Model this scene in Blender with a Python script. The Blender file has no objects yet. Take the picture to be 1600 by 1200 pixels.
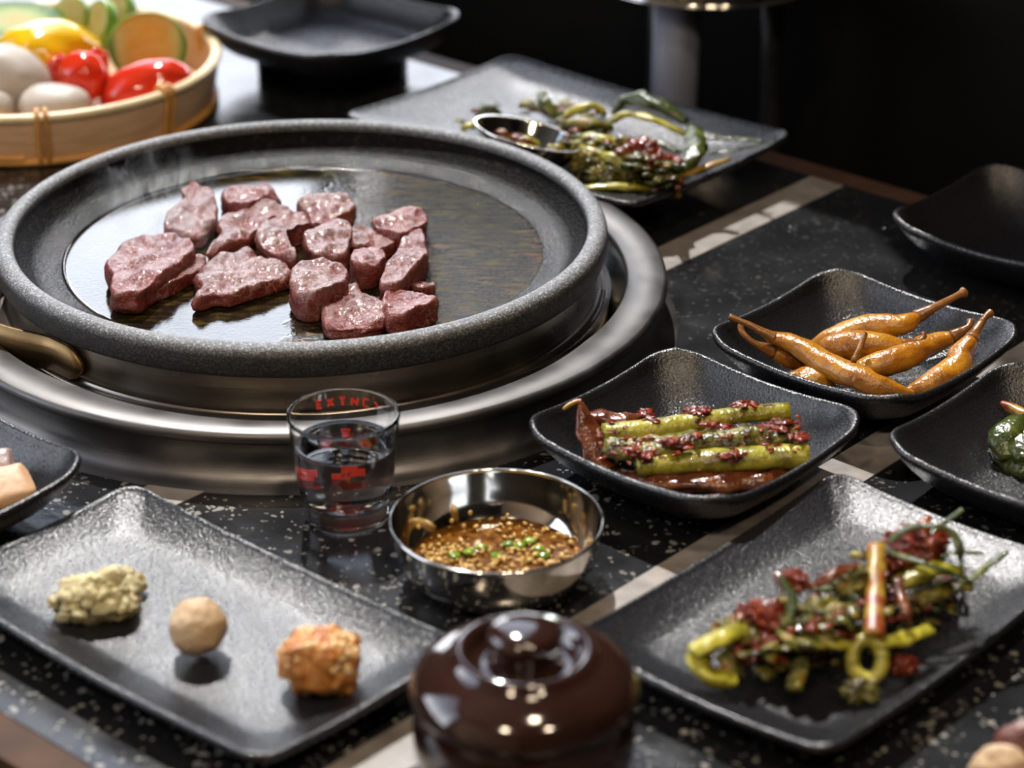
import bpy, bmesh, math, random
from mathutils import Vector, Matrix, noise as mn
S = bpy.context.scene
COL = S.collection
PI = math.pi
# ------------------------------------------------------------------ camera, light, exposure
CAM_H, PITCH, FPX = 0.545, math.radians(26.0), 3700.0
cd = bpy.data.cameras.new('camera'); cam = bpy.data.objects.new('camera', cd); COL.objects.link(cam)
cam.location = (0, 0, CAM_H); cam.rotation_euler = (PI/2 - PITCH, 0, 0)
cd.sensor_width = 36.0; cd.lens = FPX*36.0/1600.0; cd.clip_start = 0.01
cd.dof.use_dof = True; cd.dof.focus_distance = 1.20; cd.dof.aperture_fstop = 6.3
S.camera = cam
S.view_settings.view_transform = 'Standard'; S.view_settings.look = 'None'
S.view_settings.exposure = 0.0; S.view_settings.gamma = 1.0; S.view_settings.use_curve_mapping = False
W = bpy.data.worlds.new('sky'); S.world = W; W.use_nodes = True
bg = W.node_tree.nodes['Background']; bg.inputs[0].default_value = (0.86, 0.92, 1.0, 1); bg.inputs[1].default_value = 6.0
_n, _l = W.node_tree.nodes, W.node_tree.links      # hazy sky: glaring at the horizon, deeper overhead, the same all round
_tc, _sx, _cr = _n.new('ShaderNodeTexCoord'), _n.new('ShaderNodeSeparateXYZ'), _n.new('ShaderNodeValToRGB')
_l.new(_tc.outputs['Generated'], _sx.inputs[0]); _l.new(_sx.outputs[2], _cr.inputs[0]); _l.new(_cr.outputs[0], bg.inputs[0])
_e = _cr.color_ramp.elements; _e[0].position = 0; _e[0].color = (.93, .95, 1, 1); _e[1].position = 1; _e[1].color = (.075, .10, .15, 1)
for _p, _c in ((.32, (.86, .90, 1, 1)), (.52, (.36, .41, .50, 1)), (.75, (.14, .175, .24, 1))):
    _q = _e.new(_p); _q.color = _c
SUN_AZ, SUN_EL = math.radians(12.0), math.radians(55.0)
sl = bpy.data.lights.new('sun', 'SUN'); sl.energy = 5.6; sl.angle = math.radians(0.55); sl.color = (1.0, 0.975, 0.94)
so = bpy.data.objects.new('sun', sl); COL.objects.link(so)
SUN = Vector((-math.sin(SUN_AZ)*math.cos(SUN_EL), math.cos(SUN_AZ)*math.cos(SUN_EL), math.sin(SUN_EL)))
so.rotation_euler = SUN.to_track_quat('Z', 'Y').to_euler(); so.location = SUN*6
# table axes: A runs to the back right, B to the front right
TH = math.radians(48.5)
A = Vector((math.cos(TH), math.sin(TH), 0)); B = Vector((math.sin(TH), -math.cos(TH), 0))
def ks(k, s, z=0.0): return A*k + B*s + Vector((0, 0, z))
K_WALL, Z_FLOOR, Z_CEIL = 1.45, -0.75, 2.9
# shop-front windows as (s0, s1, z0, z1): a low one and two transoms
WINS = [(-2.35, -1.53, .05, .66), (-1.62, -1.13, .74, 2.75), (-2.35, -1.62, .82, 2.75), (-1.52, -1.10, .05, .24)]
S_WALL, LWIN = -2.45, (-2.1, .1, .38, 2.7)      # left wall and its window (k0, k1, z0, z1)
def area(name, loc, rot, sx, sy, e, col, portal=False):
    l = bpy.data.lights.new(name, 'AREA'); l.shape = 'RECTANGLE'; l.size = sx; l.size_y = sy; l.energy = e; l.color = col
    if portal: l.cycles.is_portal = True
    o = bpy.data.objects.new(name, l); COL.objects.link(o); o.location = loc; o.rotation_euler = rot; return o
rot_in = Matrix((( -B.x, 0, A.x), (-B.y, 0, A.y), (0, 1, 0))).to_euler()   # light looks along -A into the room
for (s0, s1, z0, z1) in WINS:
    area('window_portal', ks(K_WALL+.06, (s0+s1)/2, (z0+z1)/2), rot_in, s1-s0, z1-z0, 1, (1, 1, 1), True)
rot_l = Matrix(((A.x, 0, -B.x), (A.y, 0, -B.y), (0, 1, 0))).to_euler()   # looks along +B into the room
area('window_portal', ks((LWIN[0]+LWIN[1])/2, S_WALL-.05, (LWIN[2]+LWIN[3])/2), rot_l, LWIN[1]-LWIN[0], LWIN[3]-LWIN[2], 1, (1, 1, 1), True)
for (x, y, e) in ((-0.55, -0.5, 16.0), (0.7, -0.4, 12.0), (0.2, 0.35, 8.0)):
    area('ceiling_lamp', (x, y, 1.75), (0, 0, 0), .16, .16, e, (1.0, .80, .58))

# ------------------------------------------------------------------ helpers
FW = Vector((0, math.cos(PITCH), -math.sin(PITCH))); UP = Vector((0, math.sin(PITCH), math.cos(PITCH)))
def at(u, v, z=0.0):
    d = Vector((1, 0, 0))*((u-800)/FPX) + UP*((600-v)/FPX) + FW
    t = (z-CAM_H)/d.z
    return Vector((0, 0, CAM_H)) + d*t
def tag(o, label=None, cat=None, group=None, kind=None):
    if label: o['label'] = label
    if cat: o['category'] = cat
    if group: o['group'] = group
    if kind: o['kind'] = kind
    return o
def empty(name, loc, label, cat, group=None, rot=(0, 0, 0)):
    o = bpy.data.objects.new(name, None); COL.objects.link(o); o.location = loc; o.rotation_euler = rot
    o.empty_display_size = .02
    return tag(o, label, cat, group)
class MB:
    def __init__(s): s.v = []; s.f = []
    def add(s, v, f):
        n = len(s.v); s.v += [Vector(p) for p in v]; s.f += [tuple(i+n for i in q) for q in f]; return s
    def build(s, name, mat, parent=None, loc=None, smooth=True, sub=0, fix=True):
        me = bpy.data.meshes.new(name)
        off = Vector(loc) if loc is not None else Vector((0, 0, 0))
        me.from_pydata([tuple(p-off) for p in s.v], [], s.f); me.update()
        if fix:
            bm = bmesh.new(); bm.from_mesh(me); bmesh.ops.remove_doubles(bm, verts=bm.verts, dist=1e-6); bmesh.ops.recalc_face_normals(bm, faces=bm.faces); bm.to_mesh(me); bm.free()
        if smooth:
            for p in me.polygons: p.use_smooth = True
        o = bpy.data.objects.new(name, me); COL.objects.link(o); me.materials.append(mat)
        if parent: o.parent = parent
        elif loc is not None: o.location = off
        if sub:
            m = o.modifiers.new('sub', 'SUBSURF'); m.levels = m.render_levels = sub
        return o
def lathe(prof, n=64, c=(0, 0, 0), a0=0, a1=2*PI):
    """profile [(r,z)] turned about z; full turns close"""
    full = abs(a1-a0-2*PI) < 1e-6; m = n if full else n+1
    v = []; f = []
    for i in range(m):
        a = a0+(a1-a0)*i/n
        for r, z in prof: v.append((c[0]+r*math.cos(a), c[1]+r*math.sin(a), c[2]+z))
    P = len(prof)
    for i in range(n):
        j = (i+1) % m
        for k in range(P-1): f.append((i*P+k, j*P+k, j*P+k+1, i*P+k+1))
    return v, f
def smooth_prof(p, n=4):
    out = []
    for i in range(len(p)-1):
        p0 = p[max(i-1, 0)]; p1 = p[i]; p2 = p[i+1]; p3 = p[min(i+2, len(p)-1)]
        for k in range(n):
            t = k/n
            out.append(tuple(.5*(2*b+(c-a)*t+(2*a-5*b+4*c-d)*t*t+(3*b-a-3*c+d)*t**3) for a, b, c, d in zip(p0, p1, p2, p3)))
    out.append(tuple(p[-1])); return out
def box(x0, x1, y0, y1, z0, z1, M=None):
    v = [Vector((x, y, z)) for z in (z0, z1) for y in (y0, y1) for x in (x0, x1)]
    if M is not None: v = [M @ p for p in v]
    return v, [(0, 2, 3, 1), (4, 5, 7, 6), (0, 1, 5, 4), (2, 6, 7, 3), (0, 4, 6, 2), (1, 3, 7, 5)]
def kbox(k0, k1, s0, s1, z0, z1):
    v = [ks(k, s, z) for z in (z0, z1) for s in (s0, s1) for k in (k0, k1)]
    return v, [(0, 1, 3, 2), (4, 6, 7, 5), (0, 4, 5, 1), (2, 3, 7, 6), (0, 2, 6, 4), (1, 5, 7, 3)]
def tube(pts, rad, n=10, res=5, flat=1.0, jit=0.0, seed=0, caps=True):
    q = smooth_prof([tuple(p)+(r,) for p, r in zip(pts, rad)], res)
    P = [Vector(x[:3]) for x in q]; R = [max(x[3], .0003) for x in q]
    v = []; f = []; up = Vector((0, 0, 1))
    for i, p in enumerate(P):
        t = (P[min(i+1, len(P)-1)]-P[max(i-1, 0)]).normalized()
        sx = t.cross(up)
        sx = sx.normalized() if sx.length > .05 else Vector((1, 0, 0))
        sy = sx.cross(t).normalized()
        for j in range(n):
            a = 2*PI*j/n
            r = R[i]
            if jit: r *= 1+jit*mn.noise(Vector((p.x*140+seed*7.1, p.y*140+math.cos(a)*1.3, math.sin(a)*1.3+seed)))
            v.append(p+sx*(r*math.cos(a))+sy*(r*flat*math.sin(a)))
    for i in range(len(P)-1):
        for j in range(n):
            k = (j+1) % n; f.append((i*n+j, i*n+k, (i+1)*n+k, (i+1)*n+j))
    if caps: f.append(tuple(range(n))[::-1]); f.append(tuple((len(P)-1)*n+j for j in range(n)))
    return v, f
def blob(c, r, seed=0, amp=.1, fs=1.6, nu=28, nv=16, M=None, p=1.0, f2=0.0, fs2=5.0):
    v = []; f = []
    c = Vector(c)
    for i in range(nv+1):
        ph = PI*i/nv
        for j in range(nu):
            th = 2*PI*j/nu
            d = Vector((math.sin(ph)*math.cos(th), math.sin(ph)*math.sin(th), math.cos(ph)))
            e = Vector([math.copysign(abs(x)**p, x) for x in d])
            k = 1+amp*mn.noise(d*fs+Vector((seed*3.7, seed*1.3, seed*2.1)))+f2*mn.noise(d*fs2+Vector((seed, 9, seed)))
            w = Vector((e.x*r[0], e.y*r[1], e.z*r[2]))*k
            if M is not None: w = M @ w
            v.append(c+w)
    for i in range(nv):
        for j in range(nu):
            k = (j+1) % nu; f.append((i*nu+j, (i+1)*nu+j, (i+1)*nu+k, i*nu+k))
    return v, f
def pillow(out, z0, h, seed=0, wob=.0022, n=72, edge=.45, tilt=(0, 0)):
    """a slab of food: star-shaped plan outline (points), resting on z0, h thick, with an uneven top"""
    c = sum(out, Vector((0, 0, 0)))/len(out)
    m = len(out); dens = []
    for i in range(m):
        p0, p1, p2, p3 = out[i-1], out[i], out[(i+1) % m], out[(i+2) % m]
        for k in range(14):
            t = k/14; dens.append(.5*(2*p1+(p2-p0)*t+(2*p0-5*p1+4*p2-p3)*t*t+(3*p1-p0-3*p2+p3)*t**3))
    rings = [(.35, 0), (.8, 0), (.94, .03), (.98, .12), (.995, .25), (1.0, .4), (1.0, .55), (1.0, .7), (.99, .82), (.972, .91), (.945, .97), (.90, 1.0), (.85, 1.0), (.78, 1.0), (.71, 1.0), (.64, 1.0), (.56, 1), (.48, 1), (.4, 1), (.32, 1), (.24, 1), (.16, 1), (.08, 1)]
    v = []; f = []; N = len(dens); sd = Vector((seed*5.3, seed*2.9, seed*1.7))
    for r, t in rings:
        for p in dens:
            q = c+(p-c)*r
            w = mn.noise(Vector((q.x*55, q.y*55, t*.8))+sd)
            w2 = mn.noise(Vector((q.x*170, q.y*110, t*2))+sd)+.35*mn.noise(Vector((q.x*420, q.y*260, t*4))+sd)
            sh = 1+(.07*mn.noise(Vector((q.x*90, q.y*90, t*3.0))+sd*2)+.022*mn.noise(Vector((q.x*300, q.y*300, t*5.0))+sd*3))*(1 if t > .05 else .3)
            x = c+(q-c)*sh
            zz = h*t*(1+edge*w)+(wob*w2*t)
            zz += t*(tilt[0]*(q.x-c.x)+tilt[1]*(q.y-c.y))
            v.append(Vector((x.x, x.y, z0+max(zz, t*.001))))
    for i in range(len(rings)-1):
        for j in range(N):
            k = (j+1) % N; f.append((i*N+j, i*N+k, (i+1)*N+k, (i+1)*N+j))
    f.append(tuple(range(N))[::-1]); f.append(tuple((len(rings)-1)*N+j for j in range(N)))
    return v, f
def rrect(ha, hb, r, n=12):
    """rounded rectangle outline, n points per corner plus points along the sides"""
    pts = []
    for (sx, sy, a0) in ((1, 1, 0), (-1, 1, PI/2), (-1, -1, PI), (1, -1, 3*PI/2)):
        for i in range(n+1):
            a = a0+PI/2*i/n
            pts.append(((ha-r)*sx+r*math.cos(a), (hb-r)*sy+r*math.sin(a)))
        # side points towards the next corner
        x0, y0 = pts[-1]
        nsx, nsy = (-sx, sy) if a0 in (0, PI) else (sx, -sy)
        a1 = a0+PI/2
        x1 = (ha-r)*nsx+r*math.cos(a1); y1 = (hb-r)*nsy+r*math.sin(a1)
        for i in range(1, 10): pts.append((x0+(x1-x0)*i/10, y0+(y1-y0)*i/10))
    return pts
def dish(ha, hb, rc, zb, hc, hm, fa, fb, curve=(1.12, 1.3), th=.0032, bulge=.0, n=14):
    """rounded square/rectangular dish; local x along ha, y along hb. fa,fb = flat base half sizes."""
    rim = rrect(ha, hb, rc); N = len(rim); v = []; f = []
    base = rrect(fa, fb, min(rc, fa*.6, fb*.6))
    hz = []
    for (x, y) in rim:
        m = min(abs(x)/ha, abs(y)/hb)
        hz.append(hm+(hc-hm)*(m**2.0))
    rings = []
    for i in range(4):                          # inner floor
        s = .02+.98*i/3
        rings.append([(bx*s, by*s, zb) for bx, by in base])
    for i in range(1, n+1):                     # inner wall
        t = i/n
        o = 1-(1-t)**curve[0]; zf = t**curve[1]
        rings.append([(bx+(rx-bx)*o, by+(ry-by)*o, zb+(hz[k]-zb)*zf) for k, ((bx, by), (rx, ry)) in enumerate(zip(base, rim))])
    def grow(q, d, dz):
        out = []
        for k, (x, y, z) in enumerate(q):
            L = math.hypot(x, y) or 1
            out.append((x+x/L*d, y+y/L*d, z+dz))
        return out
    top = rings[-1]
    rings.append(grow(top, th*.35, th*.28)); rings.append(grow(top, th*.8, th*.2)); rings.append(grow(top, th*1.05, -th*.25)); rings.append(grow(top, th*.9, -th*.9))
    for i in range(n-1, 0, -1):
        rings.append(grow(rings[3+i], th*.75, -th*.85))
    zl = max(.0004, zb-th)
    for sc_, z_ in ((1.02, zl), (.86, zl), (.85, 0), (.02, 0)): rings.append([(bx*sc_, by*sc_, z_) for bx, by in base])
    for R_ in rings:
        for p in R_: v.append(Vector((p[0], p[1], max(p[2], 0))))
    for i in range(len(rings)-1):
        for j in range(N):
            k = (j+1) % N; f.append((i*N+j, i*N+k, (i+1)*N+k, (i+1)*N+j))
    f.append(tuple(range(N))[::-1]); f.append(tuple((len(rings)-1)*N+j for j in range(N)))
    return v, f

# ------------------------------------------------------------------ materials
class NT:
    def __init__(s, name):
        s.m = bpy.data.materials.new(name); s.m.use_nodes = True; s.t = s.m.node_tree; s.b = s.t.nodes['Principled BSDF']
        s.tc = s.t.nodes.new('ShaderNodeTexCoord')
    def n(s, typ, **kw):
        x = s.t.nodes.new(typ)
        for k, v in kw.items():
            if k.startswith('_'): setattr(x, k[1:], v)
            else: x.inputs[k.replace('__', ' ')].default_value = v
        return x
    def l(s, a, b): s.t.links.new(a, b)
    def co(s, scale=(1, 1, 1), rnd=False, src='Object'):
        mp = s.n('ShaderNodeMapping'); mp.inputs['Scale'].default_value = scale
        s.l(s.tc.outputs[src], mp.inputs[0])
        if rnd:
            oi = s.n('ShaderNodeObjectInfo'); mu = s.n('ShaderNodeMath', _operation='MULTIPLY'); mu.inputs[1].default_value = 3.0
            s.l(oi.outputs['Random'], mu.inputs[0]); cb = s.n('ShaderNodeCombineXYZ'); s.l(mu.outputs[0], cb.inputs[0]); s.l(mu.outputs[0], cb.inputs[1]); s.l(cb.outputs[0], mp.inputs['Location'])
        return mp.outputs[0]
    def noise(s, scale, detail=3, rough=.5, co=None, dist=0):
        x = s.n('ShaderNodeTexNoise', Scale=scale, Detail=detail, Roughness=rough, Distortion=dist)
        s.l(co if co is not None else s.tc.outputs['Object'], x.inputs['Vector']); return x.outputs[0]
    def vor(s, scale, co=None, feat='F1', out='Distance'):
        x = s.n('ShaderNodeTexVoronoi', Scale=scale); x.feature = feat
        s.l(co if co is not None else s.tc.outputs['Object'], x.inputs['Vector']); return x.outputs[out]
    def ramp(s, fac, stops, const=False):
        x = s.n('ShaderNodeValToRGB'); e = x.color_ramp.elements
        while len(e) > 1: e.remove(e[-1])
        e[0].position = stops[0][0]; e[0].color = tuple(stops[0][1])+(1,) if len(stops[0][1]) == 3 else stops[0][1]
        for p, c in stops[1:]:
            q = e.new(p); q.color = tuple(c)+(1,)
        if const: x.color_ramp.interpolation = 'CONSTANT'
        s.l(fac, x.inputs[0]); return x.outputs[0]
    def mix(s, fac, a, b):
        x = s.n('ShaderNodeMix', _data_type='RGBA')
        for val, i in ((fac, 0), (a, 6), (b, 7)):
            if hasattr(val, 'is_linked'): s.l(val, x.inputs[i])
            elif i == 0: x.inputs[0].default_value = val
            else: x.inputs[i].default_value = tuple(val)+(1,)
        return x.outputs[2]
    def set(s, **kw):
        for k, v in kw.items():
            i = s.b.inputs[k.replace('__', ' ')]
            if hasattr(v, 'is_linked'): s.l(v, i)
            else: i.default_value = (tuple(v)+(1,)) if isinstance(v, tuple) and len(v) == 3 and i.type == 'RGBA' else v
        return s
    def bump(s, h, strength=.5, dist=.001):
        x = s.n('ShaderNodeBump', Strength=strength, Distance=dist); s.l(h, x.inputs['Height']); s.l(x.outputs[0], s.b.inputs['Normal']); s.l(x.outputs[0], s.b.inputs['Coat Normal']); return s
def g3(x): return (x, x, x)

def mat_terrazzo():
    m = NT('black_terrazzo')
    co = m.co()
    d = m.noise(60, 2, co=co)
    dn = m.n('ShaderNodeTexNoise', Scale=130.0, Detail=2.0); m.l(co, dn.inputs[0]); dv = m.n('ShaderNodeVectorMath', _operation='MULTIPLY_ADD'); m.l(dn.outputs[1], dv.inputs[0]); dv.inputs[1].default_value = (.007, .007, 0); m.l(co, dv.inputs[2])
    c1 = m.vor(260, dv.outputs[0]); c2 = m.vor(120, dv.outputs[0])
    sel1 = m.noise(170, 1, co=co); sel2 = m.noise(75, 1, co=co)
    a = m.ramp(c1, [(0, g3(1)), (.22, g3(1)), (.30, g3(0))]); s1 = m.ramp(sel1, [(.46, g3(0)), (.50, g3(1))])
    b = m.ramp(c2, [(0, g3(1)), (.20, g3(1)), (.26, g3(0))]); s2 = m.ramp(sel2, [(.52, g3(0)), (.56, g3(1))])
    A1 = m.mix(s1, g3(0), a); B1 = m.mix(s2, g3(0), b)
    mx = m.n('ShaderNodeMath', _operation='MAXIMUM'); m.l(A1, mx.inputs[0]); m.l(B1, mx.inputs[1])
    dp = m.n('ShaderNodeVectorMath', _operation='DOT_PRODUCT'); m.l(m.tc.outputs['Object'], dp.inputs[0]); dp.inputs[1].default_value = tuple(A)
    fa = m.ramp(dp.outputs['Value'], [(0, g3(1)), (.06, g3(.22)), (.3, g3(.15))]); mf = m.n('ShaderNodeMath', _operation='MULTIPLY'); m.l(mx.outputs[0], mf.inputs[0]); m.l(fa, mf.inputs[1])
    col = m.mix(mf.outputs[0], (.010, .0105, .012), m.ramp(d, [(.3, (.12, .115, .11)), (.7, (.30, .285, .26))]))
    m.set(Base__Color=col, Roughness=m.ramp(m.noise(25, 4), [(.3, g3(.12)), (.7, g3(.26))]), IOR=1.5)
    m.bump(m.noise(350, 2), .12, .0006)
    return m.m
def mat_simple(name, col, rough=.5, metal=0.0, var=.0, scale=60, bump=0, bscale=200, bd=.0005, **kw):
    m = NT(name)
    if var:
        c = m.ramp(m.noise(scale, 4), [(.3, tuple(x*(1-var) for x in col)), (.7, tuple(min(1, x*(1+var)) for x in col))])
    else: c = col
    m.set(Base__Color=c, Roughness=rough, Metallic=metal, **kw)
    if bump: m.bump(m.noise(bscale, 3), bump, bd)
    return m.m
def mat_dish():
    m = NT('black_grainy_glaze')
    n1 = m.noise(800, 2, .65); n2 = m.noise(18, 3)
    m.set(Base__Color=m.ramp(n2, [(.3, (.0085, .0085, .010)), (.7, (.0125, .0125, .0145))]), Roughness=m.ramp(n1, [(.35, g3(.23)), (.65, g3(.31))]), IOR=1.62)
    m.bump(n1, .5, .0009)
    return m.m
def mat_stone():
    m = NT('dark_speckled_stone')
    v = m.vor(1300, None, 'F1', 'Color'); n = m.noise(1100, 2, .7)
    sep = m.n('ShaderNodeSeparateColor'); m.l(v, sep.inputs[0])
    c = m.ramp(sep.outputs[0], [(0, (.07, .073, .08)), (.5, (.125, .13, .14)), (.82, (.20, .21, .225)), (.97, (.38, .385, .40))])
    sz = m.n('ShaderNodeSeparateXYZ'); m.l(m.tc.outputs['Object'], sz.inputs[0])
    lit_top = m.n('ShaderNodeMapRange'); m.l(sz.outputs[2], lit_top.inputs[0]); lit_top.inputs[1].default_value = .0335; lit_top.inputs[2].default_value = .0372   # painted light: rim top coloured as lit, its side coloured as shaded
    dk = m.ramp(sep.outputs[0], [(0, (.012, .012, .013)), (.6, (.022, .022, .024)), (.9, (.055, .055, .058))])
    m.set(Base__Color=m.mix(lit_top.outputs[0], dk, c), Roughness=.5, IOR=1.5); m.bump(n, .5, .0012)
    return m.m
def mat_seasoned():
    m = NT('oiled_stone_floor')
    co = m.co((1, 1, 1))
    f = m.noise(420, 3, .65); g = m.noise(26, 4, .6)
    fine = m.noise(160, 3, .6, m.co((.45, 1.5, 1)))
    c = m.mix(m.ramp(fine, [(.47, g3(0)), (.66, g3(1))]), (.008, .007, .005), m.ramp(g, [(.35, (.030, .026, .006)), (.55, (.062, .046, .008)), (.72, (.12, .048, .010))]))
    bn = m.n('ShaderNodeMath', _operation='MULTIPLY'); m.l(f, bn.inputs[0])
    # the stone is grainier towards the right where the oil film is thin
    sx = m.n('ShaderNodeSeparateXYZ'); m.l(m.tc.outputs['Object'], sx.inputs[0])
    ad = m.n('ShaderNodeMath', _operation='MULTIPLY_ADD'); m.l(sx.outputs[0], ad.inputs[0]); ad.inputs[1].default_value = 9.0; ad.inputs[2].default_value = 0.0
    na = m.n('ShaderNodeMath', _operation='MULTIPLY_ADD'); m.l(g, na.inputs[0]); na.inputs[1].default_value = .8; m.l(ad.outputs[0], na.inputs[2])
    msk = m.ramp(na.outputs[0], [(.42, g3(.04)), (.85, g3(1))])
    m.l(msk, bn.inputs[1])
    m.set(Base__Color=c, Roughness=m.ramp(msk, [(0, g3(.05)), (1, g3(.14))]), IOR=2.0, Specular__IOR__Level=m.ramp(msk, [(0, g3(.5)), (1, g3(.06))]))
    m.bump(bn.outputs[0], .75, .0022)
    return m.m
def mat_wall_stone():
    m = NT('oily_dark_stone')
    f = m.noise(620, 2, .7)
    c = m.ramp(m.noise(260, 2, .6), [(.4, (.004, .0036, .0035)), (.62, (.007, .0063, .006)), (.74, (.04, .028, .018))])
    sz = m.n('ShaderNodeSeparateXYZ'); m.l(m.tc.outputs['Object'], sz.inputs[0])
    mr = m.n('ShaderNodeMapRange'); m.l(sz.outputs[2], mr.inputs[0]); mr.inputs[1].default_value = .0195; mr.inputs[2].default_value = .0248   # oil wets the lower part
    m.set(Base__Color=c, Roughness=m.ramp(mr.outputs[0], [(0, g3(.08)), (1, g3(.38))]), IOR=1.5, Specular__IOR__Level=m.ramp(mr.outputs[0], [(0, g3(.8)), (1, g3(.05))])); m.bump(f, .7, .0020)
    return m.m
def mat_steel(name, rough=.28, col=(.62, .60, .58), ring=True, scale=900):
    m = NT(name)
    co = m.co((.04, .04, 1)) if ring else m.co((1, .03, 1))
    n = m.noise(scale, 2, .6, co)
    w = m.noise(30, 4)
    m.set(Base__Color=m.ramp(w, [(.3, tuple(x*.8 for x in col)), (.7, col)]), Metallic=1.0, Roughness=m.ramp(w, [(.3, g3(rough*.8)), (.7, g3(rough*1.25))]))
    m.bump(n, .12, .0006)
    return m.m
def mat_meat():
    m = NT('raw_marbled_beef')
    co = m.co((1, 1, 1), True)
    nd = m.noise(55, 4, .6, co)
    va = m.n('ShaderNodeVectorMath', _operation='MULTIPLY_ADD')
    cn = m.n('ShaderNodeTexNoise', Scale=70.0, Detail=3.0); m.l(co, cn.inputs[0])
    m.l(cn.outputs[1], va.inputs[0]); va.inputs[1].default_value = (.014, .014, .014); m.l(co, va.inputs[2])
    e = m.vor(135, va.outputs[0], 'DISTANCE_TO_EDGE')
    vein = m.ramp(e, [(0, g3(.9)), (.022, g3(.65)), (.075, g3(0))])
    sel = m.ramp(m.noise(40, 2, .5, co), [(.44, g3(0)), (.62, g3(.8))])
    vm = m.mix(sel, g3(0), vein)
    fib = m.noise(330, 3, .6, m.co((.35, 1.3, 1), True))
    red = m.ramp(nd, [(.3, (.085, .006, .005)), (.46, (.155, .017, .014)), (.60, (.18, .040, .030)), (.76, (.24, .105, .08))])
    red = m.mix(m.ramp(fib, [(.4, g3(0)), (.75, g3(.45))]), red, (.25, .09, .07))
    c = m.mix(vm, red, (.42, .26, .21))
    gz = m.n('ShaderNodeSeparateXYZ'); m.l(m.tc.outputs['Generated'], gz.inputs[0])
    sear = m.mix(m.ramp(gz.outputs[2], [(.62, g3(0)), (.86, g3(.62))]), c, m.mix(m.ramp(nd, [(.4, g3(0)), (.6, g3(1))]), (.135, .064, .052), (.19, .115, .095)))
    oi = m.n('ShaderNodeObjectInfo'); th = m.ramp(oi.outputs['Random'], [(0, g3(1)), (.55, g3(.8)), (.6, g3(.12))])
    c = m.mix(th, c, sear)
    m.set(Base__Color=c, Roughness=m.ramp(m.noise(420, 3, .6, co), [(.3, g3(.14)), (.7, g3(.42))]), Subsurface__Weight=.12, Subsurface__Scale=.003, IOR=1.45, Coat__Weight=.22, Coat__Roughness=.10)
    m.b.inputs['Subsurface Radius'].default_value = (1, .3, .2)
    ad = m.n('ShaderNodeMath', _operation='ADD'); m.l(fib, ad.inputs[0]); m.l(m.noise(800, 3, .6, co), ad.inputs[1])
    m.bump(ad.outputs[0], .7, .0013)
    cb = m.n('ShaderNodeBump', Strength=.35, Distance=.0016); m.l(m.noise(380, 2, .5, co), cb.inputs['Height']); m.l(cb.outputs[0], m.b.inputs['Coat Normal'])
    return m.m
def mat_food(name, stops, scale=70, rough=.22, bump=.4, bscale=220, bd=.0015, sss=.1, stretch=(1, 1, 1), dist=0.0, coat=0.0):
    m = NT(name); co = m.co(stretch, True)
    m.set(Base__Color=m.ramp(m.noise(scale, 4, .6, co, dist), stops), Roughness=rough, Subsurface__Weight=sss, Subsurface__Scale=.004, Coat__Weight=coat, Coat__Roughness=.08)
    if bump: m.bump(m.noise(bscale, 3, .6, co), bump, bd)
    return m.m
def mat_glass(name, ior=1.45, col=(1, 1, 1), rough=0.0):
    m = NT(name); m.set(Base__Color=col, Roughness=rough, Transmission__Weight=1.0, IOR=ior); return m.m
def mat_ink():
    m = NT('red_ink'); m.set(Base__Color=(.55, .03, .015), Roughness=.4)
    tr = m.n('ShaderNodeBsdfTranslucent'); tr.inputs[0].default_value = (.9, .05, .02, 1); ms = m.n('ShaderNodeMixShader'); ms.inputs[0].default_value = .3
    m.l(m.b.outputs[0], ms.inputs[1]); m.l(tr.outputs[0], ms.inputs[2]); m.l(ms.outputs[0], [n for n in m.t.nodes if n.type == 'OUTPUT_MATERIAL'][0].inputs[0]); return m.m
def mat_bamboo():
    m = NT('pale_bamboo'); co = m.co((.12, .12, 1))
    c = m.ramp(m.noise(260, 4, .6, co), [(.3, (.58, .35, .19)), (.7, (.74, .50, .31))])
    m.set(Base__Color=c, Roughness=.38); m.bump(m.noise(400, 2, .5, co), .25, .0008); return m.m
def mat_zucchini(pale=False):
    m = NT('zucchini_flesh')
    ln = m.n('ShaderNodeVectorMath', _operation='LENGTH'); mp = m.co((1, 1, 0)); m.l(mp, ln.inputs[0])
    ad = m.n('ShaderNodeMath', _operation='MULTIPLY'); m.l(ln.outputs['Value'], ad.inputs[0]); ad.inputs[1].default_value = 40
    c = m.ramp(ad.outputs[0], [(0, (.72, .62, .22)), (.35, (.70, .66, .26)), (.60, (.56, .70, .26)), (.80, (.40, .60, .14)), (1, (.10, .26, .03))] if pale else [(0, (.72, .40, .05)), (.55, (.70, .41, .055)), (.80, (.66, .58, .20)), (.93, (.30, .45, .07)), (1, (.08, .20, .02))])
    c2 = m.mix(m.ramp(m.noise(120, 3), [(.4, g3(0)), (.7, g3(.35))]), c, (.78, .66, .30))
    m.set(Base__Color=c2, Roughness=.35)
    tr = m.n('ShaderNodeBsdfTranslucent'); m.l(c2, tr.inputs[0]); ms = m.n('ShaderNodeMixShader'); ms.inputs[0].default_value = .55
    m.l(m.b.outputs[0], ms.inputs[1]); m.l(tr.outputs[0], ms.inputs[2])
    m.l(ms.outputs[0], [n for n in m.t.nodes if n.type == 'OUTPUT_MATERIAL'][0].inputs[0]); return m.m
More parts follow.
